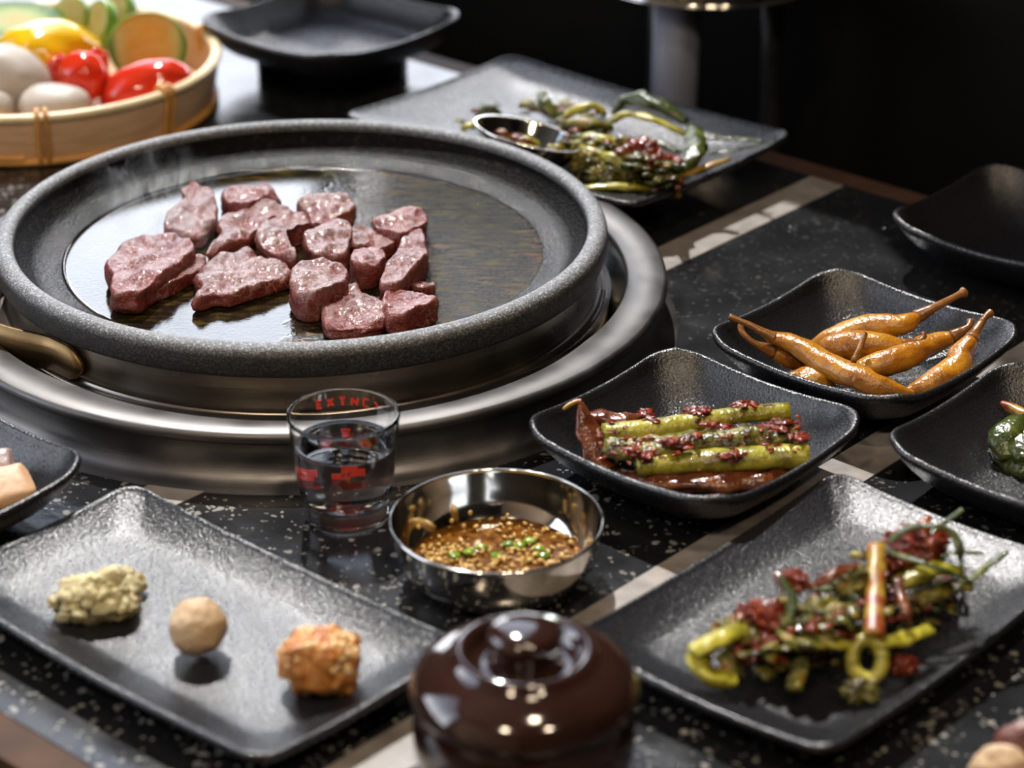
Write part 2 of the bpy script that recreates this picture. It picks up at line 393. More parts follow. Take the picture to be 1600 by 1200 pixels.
M = dict(
    terrazzo=mat_terrazzo(), strip=mat_simple('beige_stone', (.24, .215, .195), .38, var=.25, scale=90, bump=.2),
    wood=mat_simple('brown_wood', (.06, .028, .014), .65, var=.3, scale=40, Specular__IOR__Level=.2), dark=mat_simple('black_metal', (.012, .012, .013), .45),
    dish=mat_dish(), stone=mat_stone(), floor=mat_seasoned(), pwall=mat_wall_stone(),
    steel=mat_steel('brushed_steel', .46, (.145, .138, .135)), darksteel=mat_steel('scorched_steel', .3, (.34, .30, .26)), polish=mat_simple('polished_steel', (.66, .63, .58), .09, 1.0),
    brass=mat_steel('heat_stained_steel', .45, (.27, .175, .08)), well=mat_steel('blued_steel', .22, (.42, .46, .50)),
    meat=mat_meat(), bamboo=mat_bamboo(), cane=mat_simple('cane_binding', (.62, .30, .07), .4, var=.2),
    rimb=mat_simple('pale_bamboo_rim', (.72, .58, .34), .4, var=.15),
    glass=mat_glass('clear_glass', 1.47), liquor=mat_glass('clear_liquor', 1.34),
    redink=mat_ink(),
    glaze=mat_simple('brown_glaze', (.022, .009, .0065), .10, 0, var=.3, scale=30, IOR=1.6, Coat__Weight=.5, Coat__Roughness=.03),
    warmwall=mat_simple('warm_plaster', (.30, .21, .14), .8),
    wall=mat_simple('dark_stained_wood', (.003, .0025, .002), .7, var=.3, scale=12, Specular__IOR__Level=.15), ceil=mat_simple('dark_plaster', (.03, .028, .026), .8),
    paleflr=mat_simple('dark_floor_tile', (.012, .011, .011), .5, var=.3, scale=9),
    chili=mat_food('pickled_chili', [(.30, (.20, .06, .004)), (.5, (.38, .15, .008)), (.72, (.46, .24, .018))], 55, .26, .5, 330, .0016, .12),
    chilistem=mat_food('chili_stem', [(.3, (.13, .045, .008)), (.7, (.30, .13, .03))], 90, .25, .4),
    onion=mat_food('green_onion_stalk', [(.30, (.07, .022, .006)), (.40, (.16, .14, .012)), (.54, (.34, .31, .03)), (.75, (.46, .40, .08))], 75, .24, .5, 320, .0014, .12, (1, 1, 1)),
    kimchi=mat_food('seasoned_kimchi', [(.28, (.035, .008, .004)), (.40, (.05, .045, .010)), (.52, (.13, .12, .018)), (.60, (.24, .20, .03)), (.68, (.22, .04, .01)), (.8, (.28, .03, .012))], 110, .24, .8, 260, .0025, .06, (1, 1, 1), .15),
    leaf=mat_food('dark_green_leaf', [(.3, (.018, .03, .006)), (.55, (.05, .065, .012)), (.72, (.15, .16, .03))], 80, .2, .6, 200, .002, .05),
    brown=mat_food('sauced_leaf', [(.3, (.05, .012, .006)), (.55, (.13, .035, .012)), (.75, (.24, .09, .02))], 80, .18, .6, 200, .002, .05),
    yolk=mat_food('yellow_stem', [(.36, (.20, .03, .006)), (.46, (.26, .12, .010)), (.58, (.31, .21, .025)), (.70, (.22, .03, .008))], 85, .38, .4, 220, .001, .1),
    red=mat_food('red_chili_paste', [(.3, (.05, .006, .003)), (.5, (.16, .020, .007)), (.66, (.28, .055, .016)), (.78, (.34, .13, .035))], 240, .16, .7, 260, .002, .1),
    tomato=mat_simple('red_tomato_skin', (.62, .035, .012), .1, var=.15, scale=30, Subsurface__Weight=.1, Subsurface__Scale=.004),
    pepper=mat_simple('yellow_pepper_skin', (.80, .47, .012), .13, var=.12, scale=25, Subsurface__Weight=.1, Subsurface__Scale=.004),
    mushroom=mat_food('white_mushroom', [(.3, (.42, .35, .30)), (.7, (.50, .46, .41))], 40, .5, .25, 180, .001, .2),
    zucflesh=mat_zucchini(), zucpale=mat_zucchini(True), zucskin=mat_food('zucchini_skin', [(.35, (.10, .24, .02)), (.65, (.24, .40, .06))], 60, .3, .1),
    cream=mat_food('pale_green_paste', [(.3, (.52, .44, .22)), (.7, (.66, .60, .37))], 150, .6, .9, 330, .003, .1),
    tan=mat_food('tan_paste', [(.3, (.42, .27, .14)), (.7, (.54, .41, .27))], 110, .5, .6, 240, .002, .15),
    nutty=mat_food('brown_grain_paste', [(.3, (.30, .09, .015)), (.5, (.48, .18, .035)), (.72, (.68, .40, .15))], 220, .22, .9, 300, .003, .1),
    sesame=mat_simple('toasted_sesame', (.74, .52, .27), .2), grain=mat_simple('pale_sesame', (.50, .31, .09), .22, var=.35, scale=300), tofu=mat_food('tan_cube', [(.3, (.46, .27, .14)), (.7, (.58, .37, .21))], 60, .5, .4, 200, .001, .15),
    greyfood=mat_food('greyish_cube', [(.3, (.20, .13, .12)), (.7, (.40, .30, .28))], 60, .4, .4),
    sauce=mat_food('soy_oil_sauce', [(.3, (.06, .018, .003)), (.6, (.17, .065, .007)), (.75, (.30, .15, .02))], 200, .08, .5, 300, .001, .1),
    scallion=mat_food('chopped_scallion', [(.3, (.05, .13, .01)), (.7, (.22, .34, .03))], 120, .2, .3),
    water=mat_glass('water', 1.33),
)

# ------------------------------------------------------------------ room
def struct(name, mb, mat):
    o = mb.build(name, mat, smooth=False); o['kind'] = 'structure'; return o
K0, S0, S1 = -2.6, S_WALL, 1.8
struct('floor', MB().add(*kbox(K0, K_WALL+.2, S0, S1, Z_FLOOR-.1, Z_FLOOR)), M['paleflr'])
struct('ceiling', MB().add(*kbox(K0, K_WALL+.2, S0, S1, Z_CEIL, Z_CEIL+.1)), M['ceil'])
wb = MB()
gs = sorted({S0, S1} | {w[0] for w in WINS} | {w[1] for w in WINS}); gz = sorted({Z_FLOOR, Z_CEIL} | {w[2] for w in WINS} | {w[3] for w in WINS})
for i in range(len(gs)-1):
    for j in range(len(gz)-1):
        cs_, cz_ = (gs[i]+gs[i+1])/2, (gz[j]+gz[j+1])/2
        if not any(w[0] < cs_ < w[1] and w[2] < cz_ < w[3] for w in WINS): wb.add(*kbox(K_WALL, K_WALL+.03, gs[i], gs[i+1], gz[j], gz[j+1]))
struct('wall_back', wb, M['wall'])
struct('wall_front', MB().add(*kbox(K0-.12, K0, S0, S1, Z_FLOOR, Z_CEIL)), M['warmwall'])
lw = MB(); gk = [K0, LWIN[0], LWIN[1], K_WALL]; gz = [Z_FLOOR, LWIN[2], LWIN[3], Z_CEIL]
for i in range(3):
    for j in range(3):
        if (i, j) != (1, 1): lw.add(*kbox(gk[i], gk[i+1], S0-.03, S0, gz[j], gz[j+1]))
struct('wall_left', lw, M['wall'])
wf = MB()
for q in (LWIN[0], (LWIN[0]+LWIN[1])/2, LWIN[1]-.03): wf.add(*kbox(q, q+.03, S0-.025, S0-.005, LWIN[2], LWIN[3]))
for q in (LWIN[2], LWIN[3]-.03): wf.add(*kbox(LWIN[0], LWIN[1], S0-.025, S0-.005, q, q+.03))
struct('window_5', wf, M['dark'])
struct('wall_right', MB().add(*kbox(K0, K_WALL, S1, S1+.12, Z_FLOOR, Z_CEIL)), M['wall'])
for i, (s0, s1, z0, z1) in enumerate(WINS):
    wf = MB()
    for q in [x for x in (s0, s1-.012) if abs(x+1.62) > .05]: wf.add(*kbox(K_WALL+.005, K_WALL+.02, q, q+.012, z0, z1))
    for q in (z0, z1-.012): wf.add(*kbox(K_WALL+.005, K_WALL+.02, s0, s1, q, q+.012))
    struct('window_%d' % (i+1), wf, M['dark'])

# ------------------------------------------------------------------ table
K_NEAR, K_FAR = at(30, 1128).dot(A), 1.192
S_L, S_R = -2.05, 0.55
tb = empty('dining_table', ks((K_NEAR+K_FAR)/2, -.75, Z_FLOOR), 'black speckled stone dining table with beige inlay strips', 'table')
TL = tb.location
def tpart(name, mb, mat, smooth=False): return mb.build(name, mat, tb, TL, smooth)
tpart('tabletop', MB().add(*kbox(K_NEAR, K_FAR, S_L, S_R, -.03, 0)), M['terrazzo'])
def s_of(p): return p.dot(B)
for u, v, w in ((1020, 925, .0125), (1283, 288, .0125)):
    s = s_of(at(u, v)); tpart('inlay_strip', MB().add(*kbox(K_NEAR+.002, K_FAR-.002, s-w, s+w, -.004, .0005)), M['strip'])
for k in (K_NEAR-.02, K_FAR): tpart('edge_trim', MB().add(*kbox(k, k+.02, S_L, S_R, -.045, -.0005)), M['wood'])
tpart('apron', MB().add(*kbox(K_NEAR+.03, K_FAR-.03, S_L+.05, S_R-.05, -.12, -.03)), M['dark'])
for s in (S_L+.35, S_R-.35): tpart('pedestal', MB().add(*kbox(.70, .95, s-.05, s+.05, Z_FLOOR, -.1)), M['dark'])

# ------------------------------------------------------------------ grill housing and stone pan
GC = Vector((-.1143, 1.2018, 0))
gh = empty('tabletop_grill', GC, 'round brushed steel grill well set in the table under the stone pan', 'grill')
gh_ring = [(.1775, .024), (.1775, .0275), (.1785, .0290), (.1975, .0292), (.1995, .0280), (.2000, .0255), (.1985, .0230), (.1955, .0220)]
MB().add(*lathe(gh_ring, 160)).build('top_ring', M['steel'], gh)
MB().add(*lathe(smooth_prof([(.1960, .0225), (.1945, .0170), (.1950, .0100), (.1985, .0040), (.2040, .0012), (.2062, .0001)], 6)[::-1], 160)).build('outer_skirt', mat_steel('brushed_steel_skirt', .42, (.20, .19, .185)), gh, fix=False)
MB().add(*lathe(smooth_prof([(.1776, .025), (.172, .013), (.166, .005), (.15, .003), (.0, .003)]), 128)).build('inner_well', M['well'], gh, fix=False)
for i in range(12):
    a = 2*PI*i/12+.28
    MB().add(*lathe(smooth_prof([(0, .0035), (.0045, .0035), (.0042, .012), (.0048, .017), (.0038, .0193), (0, .0196)], 2), 14, (.158*math.cos(a), .158*math.sin(a), 0))).build('support_stud', M['brass'], gh)
MB().add(*tube([(.165*math.cos(t), .165*math.sin(t), .0095) for t in [2*PI*i/40 for i in range(41)]], [.003]*41, 8, 2)).build('gas_pipe', M['brass'], gh)

pn = empty('stone_pan', GC+Vector((0, 0, .020)), 'round dark stone grill pan with steel base holding raw beef', 'pan')
PZ = Vector((0, 0, -.026))
def ppart(name, vf, mat, **k):
    v, f = vf; return MB().add([Vector(p)+PZ for p in v], f).build(name, mat, pn, **k)
rim = smooth_prof([(.1555, .0600), (.1560, .0628), (.1580, .0645), (.1610, .0648), (.1640, .0640), (.1660, .0618), (.1668, .0580), (.1665, .0530), (.1650, .0485), (.1600, .0470)], 4)
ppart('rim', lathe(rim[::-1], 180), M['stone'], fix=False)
ppart('inner_wall', lathe(smooth_prof([(.1557, .0604), (.1535, .0565), (.1475, .0510), (.1395, .0472), (.1315, .0455)], 4), 180), M['pwall'], fix=False)
ppart('cooking_floor', lathe(smooth_prof([(.1316, .0455), (.128, .0451), (.08, .0450), (.0001, .0450)], 3), 128), M['floor'], fix=False)
ppart('steel_base', lathe(smooth_prof([(.1600, .0475), (.1602, .0440), (.1606, .0400), (.1612, .0335), (.1616, .0300), (.1608, .0272), (.1580, .0262), (.02, .0262)], 3)[::-1], 160), M['darksteel'], fix=False)
# strap handle at the left front, standing off the steel base
a1 = math.atan2(at(152, 566, .030).y-GC.y, at(152, 566, .030).x-GC.x)
hv = []; hf = []
NH = 36
for i in range(NH+1):
    t = i/NH; a = a1-t*math.radians(62)
    off = .0012+.022*math.sin(PI*min(1, max(0, (t-.14)/.72)))**1.25 if .14 < t < .86 else .0012
    hh = .0092*min(1, math.sqrt(max(0.05, min(t, 1-t)/.045)))
    for (dr, dz) in ((0, -hh), (.0022, -hh), (.0028, 0), (.0022, hh), (0, hh)):
        r = .1615+off+dr; hv.append(Vector((r*math.cos(a), r*math.sin(a), .0365+dz+PZ.z)))
for i in range(NH):
    for j in range(5):
        k = (j+1) % 5; hf.append((i*5+j, i*5+k, (i+1)*5+k, (i+1)*5+j))
hf += [(0, 1, 2, 3, 4), tuple(NH*5+j for j in (4, 3, 2, 1, 0))]
MB().add(hv, hf).build('handle', M['brass'], pn)

# ------------------------------------------------------------------ beef
ZF = .0392
def zc(x, y): return (130+x/2.6667, 260+y/2.6667)
beef = [
 ('thick browned beef slab at the front left of the pan', .0155, .22, [(88,450),(130,390),(190,318),(330,300),(400,305),(465,340),(462,385),(400,440),(330,500),(275,545),(215,590),(110,575),(120,500)]),
 ('narrow beef strip tucked under the right side of the thick browned slab', .009, .3, [(285,545),(340,470),(420,410),(490,375),(515,395),(490,445),(420,485),(340,530)]),
 ('long beef slab with a thin tip at the back left of the pan', .0095, .4, [(412,98),(450,60),(490,75),(540,110),(560,180),(555,235),(520,290),(470,322),(400,305),(335,275),(345,220),(395,170),(425,135)]),
 ('small crumpled beef piece farthest back in the pan', .012, .5, [(575,150),(590,110),(650,97),(715,95),(750,68),(790,95),(805,140),(822,168),(740,178),(690,198),(640,185),(600,178)]),
 ('smooth beef strip in the middle of the left group behind the smoke', .010, .4, [(560,260),(600,215),(660,185),(760,160),(860,185),(850,210),(760,255),(700,310),(640,340),(520,390),(540,350),(575,300)]),
 ('folded beef slice with a red cut side in the middle of the pan', .0135, .4, [(718,310),(750,250),(830,205),(930,210),(945,250),(870,285),(850,330),(885,400),(878,428),(810,395),(740,365)]),
 ('pale ridged beef piece behind the folded slice, toward the back', .0145, .4, [(890,190),(930,145),(975,133),(1030,112),(1090,125),(1132,180),(1125,220),(1070,240),(960,285),(930,235)]),
 ('squarish striped beef chunk right of the folded slice', .0145, .25, [(915,325),(960,270),(1030,240),(1100,240),(1125,275),(1112,340),(1095,405),(1040,418),(955,415),(930,370)]),
 ('small beef piece wedged right of the squarish chunk', .011, .4, [(1115,310),(1130,258),(1200,262),(1245,300),(1300,345),(1260,360),(1200,358),(1130,368)]),
 ('pale knobbly beef piece at the back right of the group', .0145, .4, [(1205,262),(1260,215),(1350,193),(1420,210),(1432,258),(1390,300),(1320,340),(1265,315)]),
 ('veined upright beef strip at the right of the group', .0145, .3, [(1298,395),(1340,315),(1408,268),(1440,380),(1420,430),(1370,475),(1310,545),(1235,540),(1250,455)]),
 ('tiny beef scrap at the foot of the veined strip', .0055, .2, [(1365,490),(1420,478),(1466,510),(1450,524),(1380,516)]),
 ('small dark red beef ball between the chunk and the veined strip', .0155, .3, [(1112,405),(1140,358),(1220,350),(1262,375),(1252,432),(1210,475),(1150,480),(1118,445)]),
 ('rounded beef chunk at the front centre of the pan', .0195, .25, [(860,545),(870,470),(920,420),(1020,412),(1090,430),(1110,480),(1060,550),(965,612),(890,602)]),
 ('bright red marbled beef slice at the front right', .0105, .4, [(992,635),(1010,570),(1080,530),(1140,495),(1172,550),(1240,580),(1265,625),(1245,675),(1120,708),(1020,700)]),
 ('pale folded beef flap right of the marbled slice', .0145, .4, [(1245,565),(1290,505),(1350,518),(1420,568),(1476,590),(1460,612),(1400,648),(1330,682),(1260,672)]),
 ('flat browned beef slab at the front between the thick slab and the chunk', .0105, .3, [(462,478),(530,400),(600,370),(690,345),(735,378),(795,400),(852,430),(876,465),(800,500),(690,535),(600,565),(540,562),(480,585),(452,578),(485,525)]),
]
for i, (lab, h, ed, o) in enumerate(beef):
    pts = [at(*zc(*q), ZF+h*.5) for q in o]
    for p in pts: p.z = 0
    c = sum(pts, Vector((0, 0, 0)))/len(pts); c.z = ZF
    h *= .85; cc0 = Vector((c.x, c.y, 0)); Ly = max(p.y for p in pts)-min(p.y for p in pts); fy = max(.74, 1-.85*h/Ly)
    pts = [cc0+Vector(((p-cc0).x*1.0, (p-cc0).y*fy, 0)) for p in pts]
    ob = MB().add(*pillow(pts, ZF, h, i+1, .0017, edge=ed)).build('beef_piece', M['meat'], None, c)
    tag(ob, lab, 'beef', 'beef pieces grilling in the stone pan')

# ------------------------------------------------------------------ black dishes
def place_dish(name, label, cat, group, loc, vf):
    o = MB().add(*vf).build(name, M['dish']); o.location = loc; o.rotation_euler = (0, 0, TH)
    return tag(o, label, cat, group)
RZ = .0355
BOWL = dish(.0602, .0602, .022, .0065, RZ, .0292, .030, .030, (1.2, 1.55))
def ctr(z, *uv):
    p = sum((at(u, v, z) for u, v in uv), Vector((0, 0, 0)))/len(uv); p.z = 0; return p
GB = 'square black side dish bowls'
C_KIM = ctr(RZ, (836, 655), (1334, 645)); C_CHI = ctr(RZ, (1119, 512), (1584, 510))
first = place_dish('side_dish_bowl', 'black square bowl holding red seasoned green onion stalks', 'bowl', GB, C_KIM, BOWL)
def bowl_copy(label, loc, z=0):
    o = first.copy(); COL.objects.link(o); o.location = loc; o['label'] = label; return o
bowl_copy('black square bowl holding orange pickled chili peppers', C_CHI)
L_ = at(1397, 675, RZ); C_RB = Vector((L_.x+.0770, L_.y, 0)); bowl_copy('black square bowl with dark greens at the right edge, below the chili bowl', C_RB)
L_ = at(1401, 328, RZ); C_TR = Vector((L_.x+.0770, L_.y, 0)); bowl_copy('black square bowl in deep shade at the right, above the chili bowl', C_TR)
L_ = at(116, 722, RZ); C_LB = Vector((L_.x-.0770, L_.y, 0)); bowl_copy('black square bowl holding tan cubes at the left edge', C_LB)
C_BB = ctr(.046, (322, 25), (710, 15)); C_BB = Vector((C_BB.x, C_BB.y, 0))
place_dish('side_dish_bowl', 'empty black square bowl at the back beside the bamboo basket', 'bowl', GB, C_BB, dish(.0695, .0695, .026, .022, .046, .0395, .052, .052, (1.2, 1.6)))
def plate(label, corners, z, ha=None, hb=None, hm=.014, inset=0, lip=.020, ez=1.35):
    P = [at(u, v, z) for u, v in corners]; c = sum(P, Vector((0, 0, 0)))/len(P); c.z = 0
    ka = [p.dot(A) for p in P]; sb = [p.dot(B) for p in P]
    ka = [max(x, min(ka)+inset) for x in ka]
    c = A*((max(ka)+min(ka))/2)+B*((max(sb)+min(sb))/2)
    ha = ha or (max(ka)-min(ka))/2+.003; hb = hb or (max(sb)-min(sb))/2+.003
    # local x = A, local y = -B  (rotation by TH maps x->A, y->(-sin,cos) = -B)
    o = place_dish('serving_plate', label, 'plate', 'rectangular black serving plates', c, dish(ha, hb, .011, z-.0100, z, hm, ha-lip, hb-lip, (1.0, ez), .0032))
    return c, ha, hb
PL = plate('black rectangular plate with three small mounds of seasoning', [(205, 763), (405, 1175)], .020, hm=.0165)
PR = plate('black rectangular plate holding green onion kimchi, at the right front', [(1310, 745), (945, 990), (1290, 1160)], .021, hm=.0165)
PBk = plate('large black rectangular plate of kimchi behind the grill', [(800, 90), (1220, 210), (970, 320), (615, 185)], .032, hm=.0290, inset=.008, lip=.050, ez=1.5)

def atb(u, v, z): return at(u, v, z*.83+.0005)
# ------------------------------------------------------------------ pickled chilies
def strand(name, label, cat, group, pts, rad, mat, seed=0, flat=1.0, jit=.18, n=10, parent=None):
    P = [(atb if cat in ('onion', 'stem', 'greens') else at)(*p) for p in pts]
    c = P[len(P)//2].copy(); c.z = min(p.z for p in P)
    o = MB().add(*tube(P, rad, n, 5, flat, jit, seed)).build(name, mat, parent, c)
    if parent is None: tag(o, label, cat, group)
    return o
GCH = 'pickled chili peppers in the square bowl'
chi = [
 ('pickled chili lying in front with its long stem toward the left', [(1205,527,.036),(1245,540,.033),(1290,568,.029),(1350,595,.028),(1395,608,.025),(1428,614,.022)], [.0035,.0060,.0072,.0074,.0048,.0012], [(1139,495,.047),(1165,505,.044),(1190,518,.040),(1208,528,.036)], [.0018,.0016,.0022,.0036]),
 ('pickled chili with a straight stem rising to the upper right', [(1432,496,.034),(1405,508,.031),(1355,512,.028),(1300,527,.024),(1262,540,.020)], [.0038,.0068,.0076,.0062,.0012], [(1506,457,.050),(1498,461,.049),(1465,478,.041),(1432,496,.034)], [.0030,.0019,.0022,.0040]),
 ('pickled chili curving along the right wall of the bowl', [(1518,530,.036),(1502,552,.030),(1495,575,.025),(1455,598,.021),(1412,613,.018)], [.0040,.0066,.0076,.0070,.0014], [(1548,489,.046),(1540,495,.045),(1528,513,.040),(1518,530,.036)], [.0024,.0018,.0024,.0040]),
 ('pickled chili lying just left of the one along the right wall', [(1488,526,.030),(1450,540,.026),(1400,562,.023),(1350,575,.020),(1325,578,.018)], [.0038,.0068,.0080,.0062,.0016], [(1516,502,.038),(1512,512,.036),(1488,526,.031)], [.0020,.0017,.0038]),
 ('short fat pickled chili in the middle of the bowl', [(1412,541,.028),(1375,541,.027),(1330,540,.026),(1292,546,.023),(1275,552,.02)], [.0044,.0080,.0092,.0072,.0018], [(1444,521,.034),(1438,533,.031),(1412,541,.028)], [.0016,.0018,.0042]),
 ('pickled chili under the front one, its stem bent at the left', [(1205,548,.026),(1230,558,.022),(1262,566,.018),(1290,580,.014)], [.0040,.0062,.0062,.0016], [(1158,508,.040),(1160,520,.037),(1180,537,.032),(1208,549,.026)], [.0018,.0017,.0018,.0040]),
]
for i, (lab, p, r, sp, sr) in enumerate(chi):
    c = atb(*p[2]); c.z -= r[2]
    e = empty('pickled_chili', c, lab, 'chili', GCH)
    MB().add(*tube([atb(*q) for q in p], r, 14, 6, .85, .2, i)).build('body', M['chili'], e, c)
    MB().add(*tube([atb(*q) for q in sp], sr, 10, 6, 1, .12, i+9)).build('stem', M['chilistem'], e, c)
c = atb(1265, 598, .018); o = MB().add(*blob(c, (.013, .0085, .0085), 3, .35, 1.6)).build('chili_piece', M['chili'], None, c); tag(o, 'cut lump of pickled chili at the front left of the chili bowl', 'chili', GCH)
strand('chili_sliver', 'thin loose chili stem lying across the chilies', 'stem', None, [(1351,522,.040),(1345,540,.038),(1334,564,.036)], [.0016,.0015,.0017], M['chilistem'])

# ------------------------------------------------------------------ green onion kimchi bowl
def shreds(name, label, cat, pts_list, mat, c, kind='stuff', group=None):
    mb = MB()
    for vf in pts_list: mb.add(*vf)
    o = mb.build(name, mat, None, c); tag(o, label, cat, group, kind); return o
GO = 'green onion stalks in the square bowl'
strand('onion_stalk', 'bright yellow-green onion stalk lying on top in the bowl', 'onion', GO, [(942,676,.033),(1000,672,.033),(1080,660,.034),(1160,648,.035),(1232,642,.035)], [.0056,.0060,.0056,.0054,.0052], M['onion'], 1, .75, .12, 14)
strand('onion_stalk', 'thick green onion stalk lying lower in front in the bowl', 'onion', GO, [(995,728,.026),(1070,722,.026),(1150,718,.027),(1215,714,.027),(1262,712,.027)], [.0060,.0066,.0070,.0072,.0072], M['onion'], 2, .8, .12, 14)
strand('onion_leaf', 'dark soft onion leaf between the two bright stalks', 'onion', GO, [(945,700,.029),(1020,700,.031),(1100,690,.031),(1180,684,.032),(1248,680,.031)], [.0070,.0085,.0085,.0080,.0060], M['kimchi'], 3, .6, .6, 16)
strand('onion_leaf', 'red-brown sauced leaf in front of the green stalk in the bowl', 'onion', GO, [(960,745,.017),(1030,752,.017),(1120,752,.018),(1200,748,.018),(1245,742,.018)], [.0050,.0070,.0075,.0065,.0040], M['brown'], 4, .6, .6, 16)
strand('onion_leaf', 'brown curled leaf standing at the left end of the stalks', 'onion', GO, [(950,735,.018),(930,700,.026),(918,672,.033),(912,650,.040),(906,628,.046)], [.0060,.0070,.0055,.0035,.0014], M['brown'], 5, .6, .5, 14)
strand('onion_leaf', 'brown leaf behind the left end of the top stalk', 'onion', GO, [(915,650,.036),(945,655,.034),(975,660,.033),(1010,652,.033)], [.0030,.0060,.0065,.0030], M['brown'], 6, .6, .6, 14)
strand('onion_root', 'thin pale root tip hooked at the left of the onion leaves', 'onion', GO, [(908,628,.046),(900,628,.046),(888,634,.045),(880,640,.044)], [.0018,.0014,.0012,.0008], M['yolk'], 7)
strand('onion_leaf', 'dark leaf under the stalks across the bowl floor', 'onion', GO, [(930,720,.012),(1010,738,.012),(1120,736,.012),(1230,728,.012)], [.006,.011,.011,.007], M['leaf'], 8, .5, .5, 14)
rnd = random.Random(5)
fl = []
def flake(p, r, i): return blob(p, (r*rnd.uniform(1, 2.4), r*rnd.uniform(.6, 1.2), r*rnd.uniform(.25, .5)), i, 1.0, 2.6, 9, 6, Matrix.Rotation(rnd.uniform(0, 3), 3, 'Z'))
for i in range(100):
    t = rnd.random(); u = 935+t*320; v = 690-t*8+rnd.gauss(0, 17); fl.append(flake(atb(u, v, .034+rnd.uniform(-.003, .006)), rnd.uniform(.0005, .0016), i))
for (u, v, z) in ((1060,690,.040),(1010,650,.039),(1095,647,.042),(1165,634,.042),(1235,665,.040),(1245,685,.038),(1210,672,.039),(928,722,.02),(940,735,.018),(985,700,.037),(1120,668,.039),(1150,712,.036),(1010,712,.035)):
    for k in range(2): fl.append(blob(atb(u+rnd.uniform(-16, 16), v+rnd.uniform(-5, 5), z-.003), (rnd.uniform(.003, .006), rnd.uniform(.002, .004), .0016), k+v, .9, 2.4, 16, 9, f2=.5))
    for k in range(5): fl.append(flake(atb(u+rnd.uniform(-14, 14), v+rnd.uniform(-6, 6), z+rnd.uniform(-.002, .002)), rnd.uniform(.0007, .0021), k+u))
shreds('chili_flakes', 'wet red chili flakes scattered over the onion stalks', 'seasoning', fl, M['red'], C_KIM+Vector((0, 0, .015)))

# ------------------------------------------------------------------ kimchi on the right plate
def zr(x, y, z): return (1050+x/2.857, 780+y/2.857, z+.0085)
GR = 'onion kimchi pieces on the right front plate'
sr = [
 ('onion_piece', 'yellow onion stem standing across the kimchi pile', [(912,205,.040),(912,320,.036),(906,450,.031),(902,610,.026)], [.0046,.0048,.0050,.0052], 'yolk'),
 ('onion_loop', 'thin dark onion strand arching over the pile top', [(970,190,.040),(1050,135,.046),(1150,118,.050),(1250,150,.048),(1285,240,.042),(1295,335,.032)], [.0020,.0024,.0024,.0024,.0022,.0018], 'leaf'),
 ('onion_strand', 'thin brown onion strand slanting to the right over the pile', [(955,230,.038),(1050,262,.040),(1180,305,.039),(1325,360,.032)], [.0018,.0022,.0022,.0018], 'leaf'),
 ('onion_tip', 'onion tip pointing to the far right off the pile', [(1320,365,.029),(1380,320,.032),(1440,275,.034),(1500,236,.036)], [.0026,.0024,.0022,.0018], 'leaf'),
 ('onion_tip', 'onion tip pointing up at the back of the pile', [(1150,160,.040),(1200,115,.042),(1250,80,.045),(1296,45,.048)], [.0018,.0018,.0018,.0014], 'leaf'),
 ('onion_strand', 'short fine onion strand behind the arching one', [(1195,255,.034),(1260,240,.036),(1330,240,.036),(1395,248,.035)], [.0014,.0015,.0015,.001], 'leaf'),
 ('onion_leaf', 'broad green onion leaf along the right of the pile', [(1000,380,.028),(1090,345,.030),(1200,310,.030),(1300,330,.028)], [.0045,.006,.006,.004], 'onion'),
 ('onion_leaf', 'dull green onion leaf lowest at the right of the pile', [(1040,480,.018),(1130,430,.020),(1230,400,.020),(1335,385,.020)], [.005,.0065,.006,.004], 'leaf'),
 ('onion_piece', 'pale glossy onion piece in the middle front of the pile', [(575,630,.022),(650,618,.024),(730,640,.023),(790,650,.021)], [.0036,.0046,.0044,.0026], 'onion'),
 ('onion_piece', 'green onion stem running right behind the ring', [(900,640,.022),(980,635,.021),(1060,615,.020),(1150,580,.019)], [.0050,.0050,.0048,.0036], 'onion'),
 ('onion_leaf', 'pale leaf end at the far left of the kimchi', [(95,690,.020),(160,650,.022),(240,610,.023),(330,575,.022)], [.0045,.0060,.0060,.0040], 'onion'),
 ('onion_leaf', 'folded green leaf hanging at the left front of the kimchi', [(105,690,.018),(130,760,.014),(200,800,.011),(280,800,.010)], [.0050,.0075,.0080,.0050], 'onion'),
 ('onion_leaf', 'dark green leaf under the left end of the kimchi', [(220,680,.016),(260,740,.012),(290,800,.010)], [.0050,.0055,.0040], 'leaf'),
 ('onion_drop', 'brown bulb end dangling at the front of the kimchi', [(592,680,.018),(575,740,.015),(555,800,.012),(545,850,.011)], [.0018,.0034,.0048,.0036], 'brown'),
 ('onion_strand', 'upright thin strand at the left of the pile middle', [(480,340,.036),(520,395,.033),(540,450,.030),(515,560,.024)], [.0018,.0024,.0024,.0020], 'leaf'),
 ('onion_strand', 'pale green strand end at the back of the pile', [(800,245,.034),(850,255,.034),(900,275,.033)], [.0026,.0030,.0024], 'onion'),
 ('onion_strand', 'grey brown strand along the back of the pile', [(640,385,.032),(700,345,.035),(770,310,.036),(850,300,.035)], [.0022,.0034,.0036,.0028], 'brown'),
 ('onion_strand', 'curved brown strand in the centre of the pile', [(1010,350,.033),(1025,440,.032),(1050,510,.029),(1060,560,.024)], [.0020,.0026,.0030,.0018], 'brown'),
]
for i, (nm, lab, p, r, mt) in enumerate(sr):
    strand(nm, lab, 'kimchi', GR, [zr(*q) for q in p], [x*.8 for x in r], M['kimchi' if mt in ('leaf', 'brown') and max(r) > .004 else mt], i+20, .55, .55 if mt != 'yolk' else .3, 14)
ringp = [zr(872+68*math.cos(a), 715+88*math.sin(a), .0165+.006*math.sin(-a)) for a in [2*PI*i/14 for i in range(15)]]
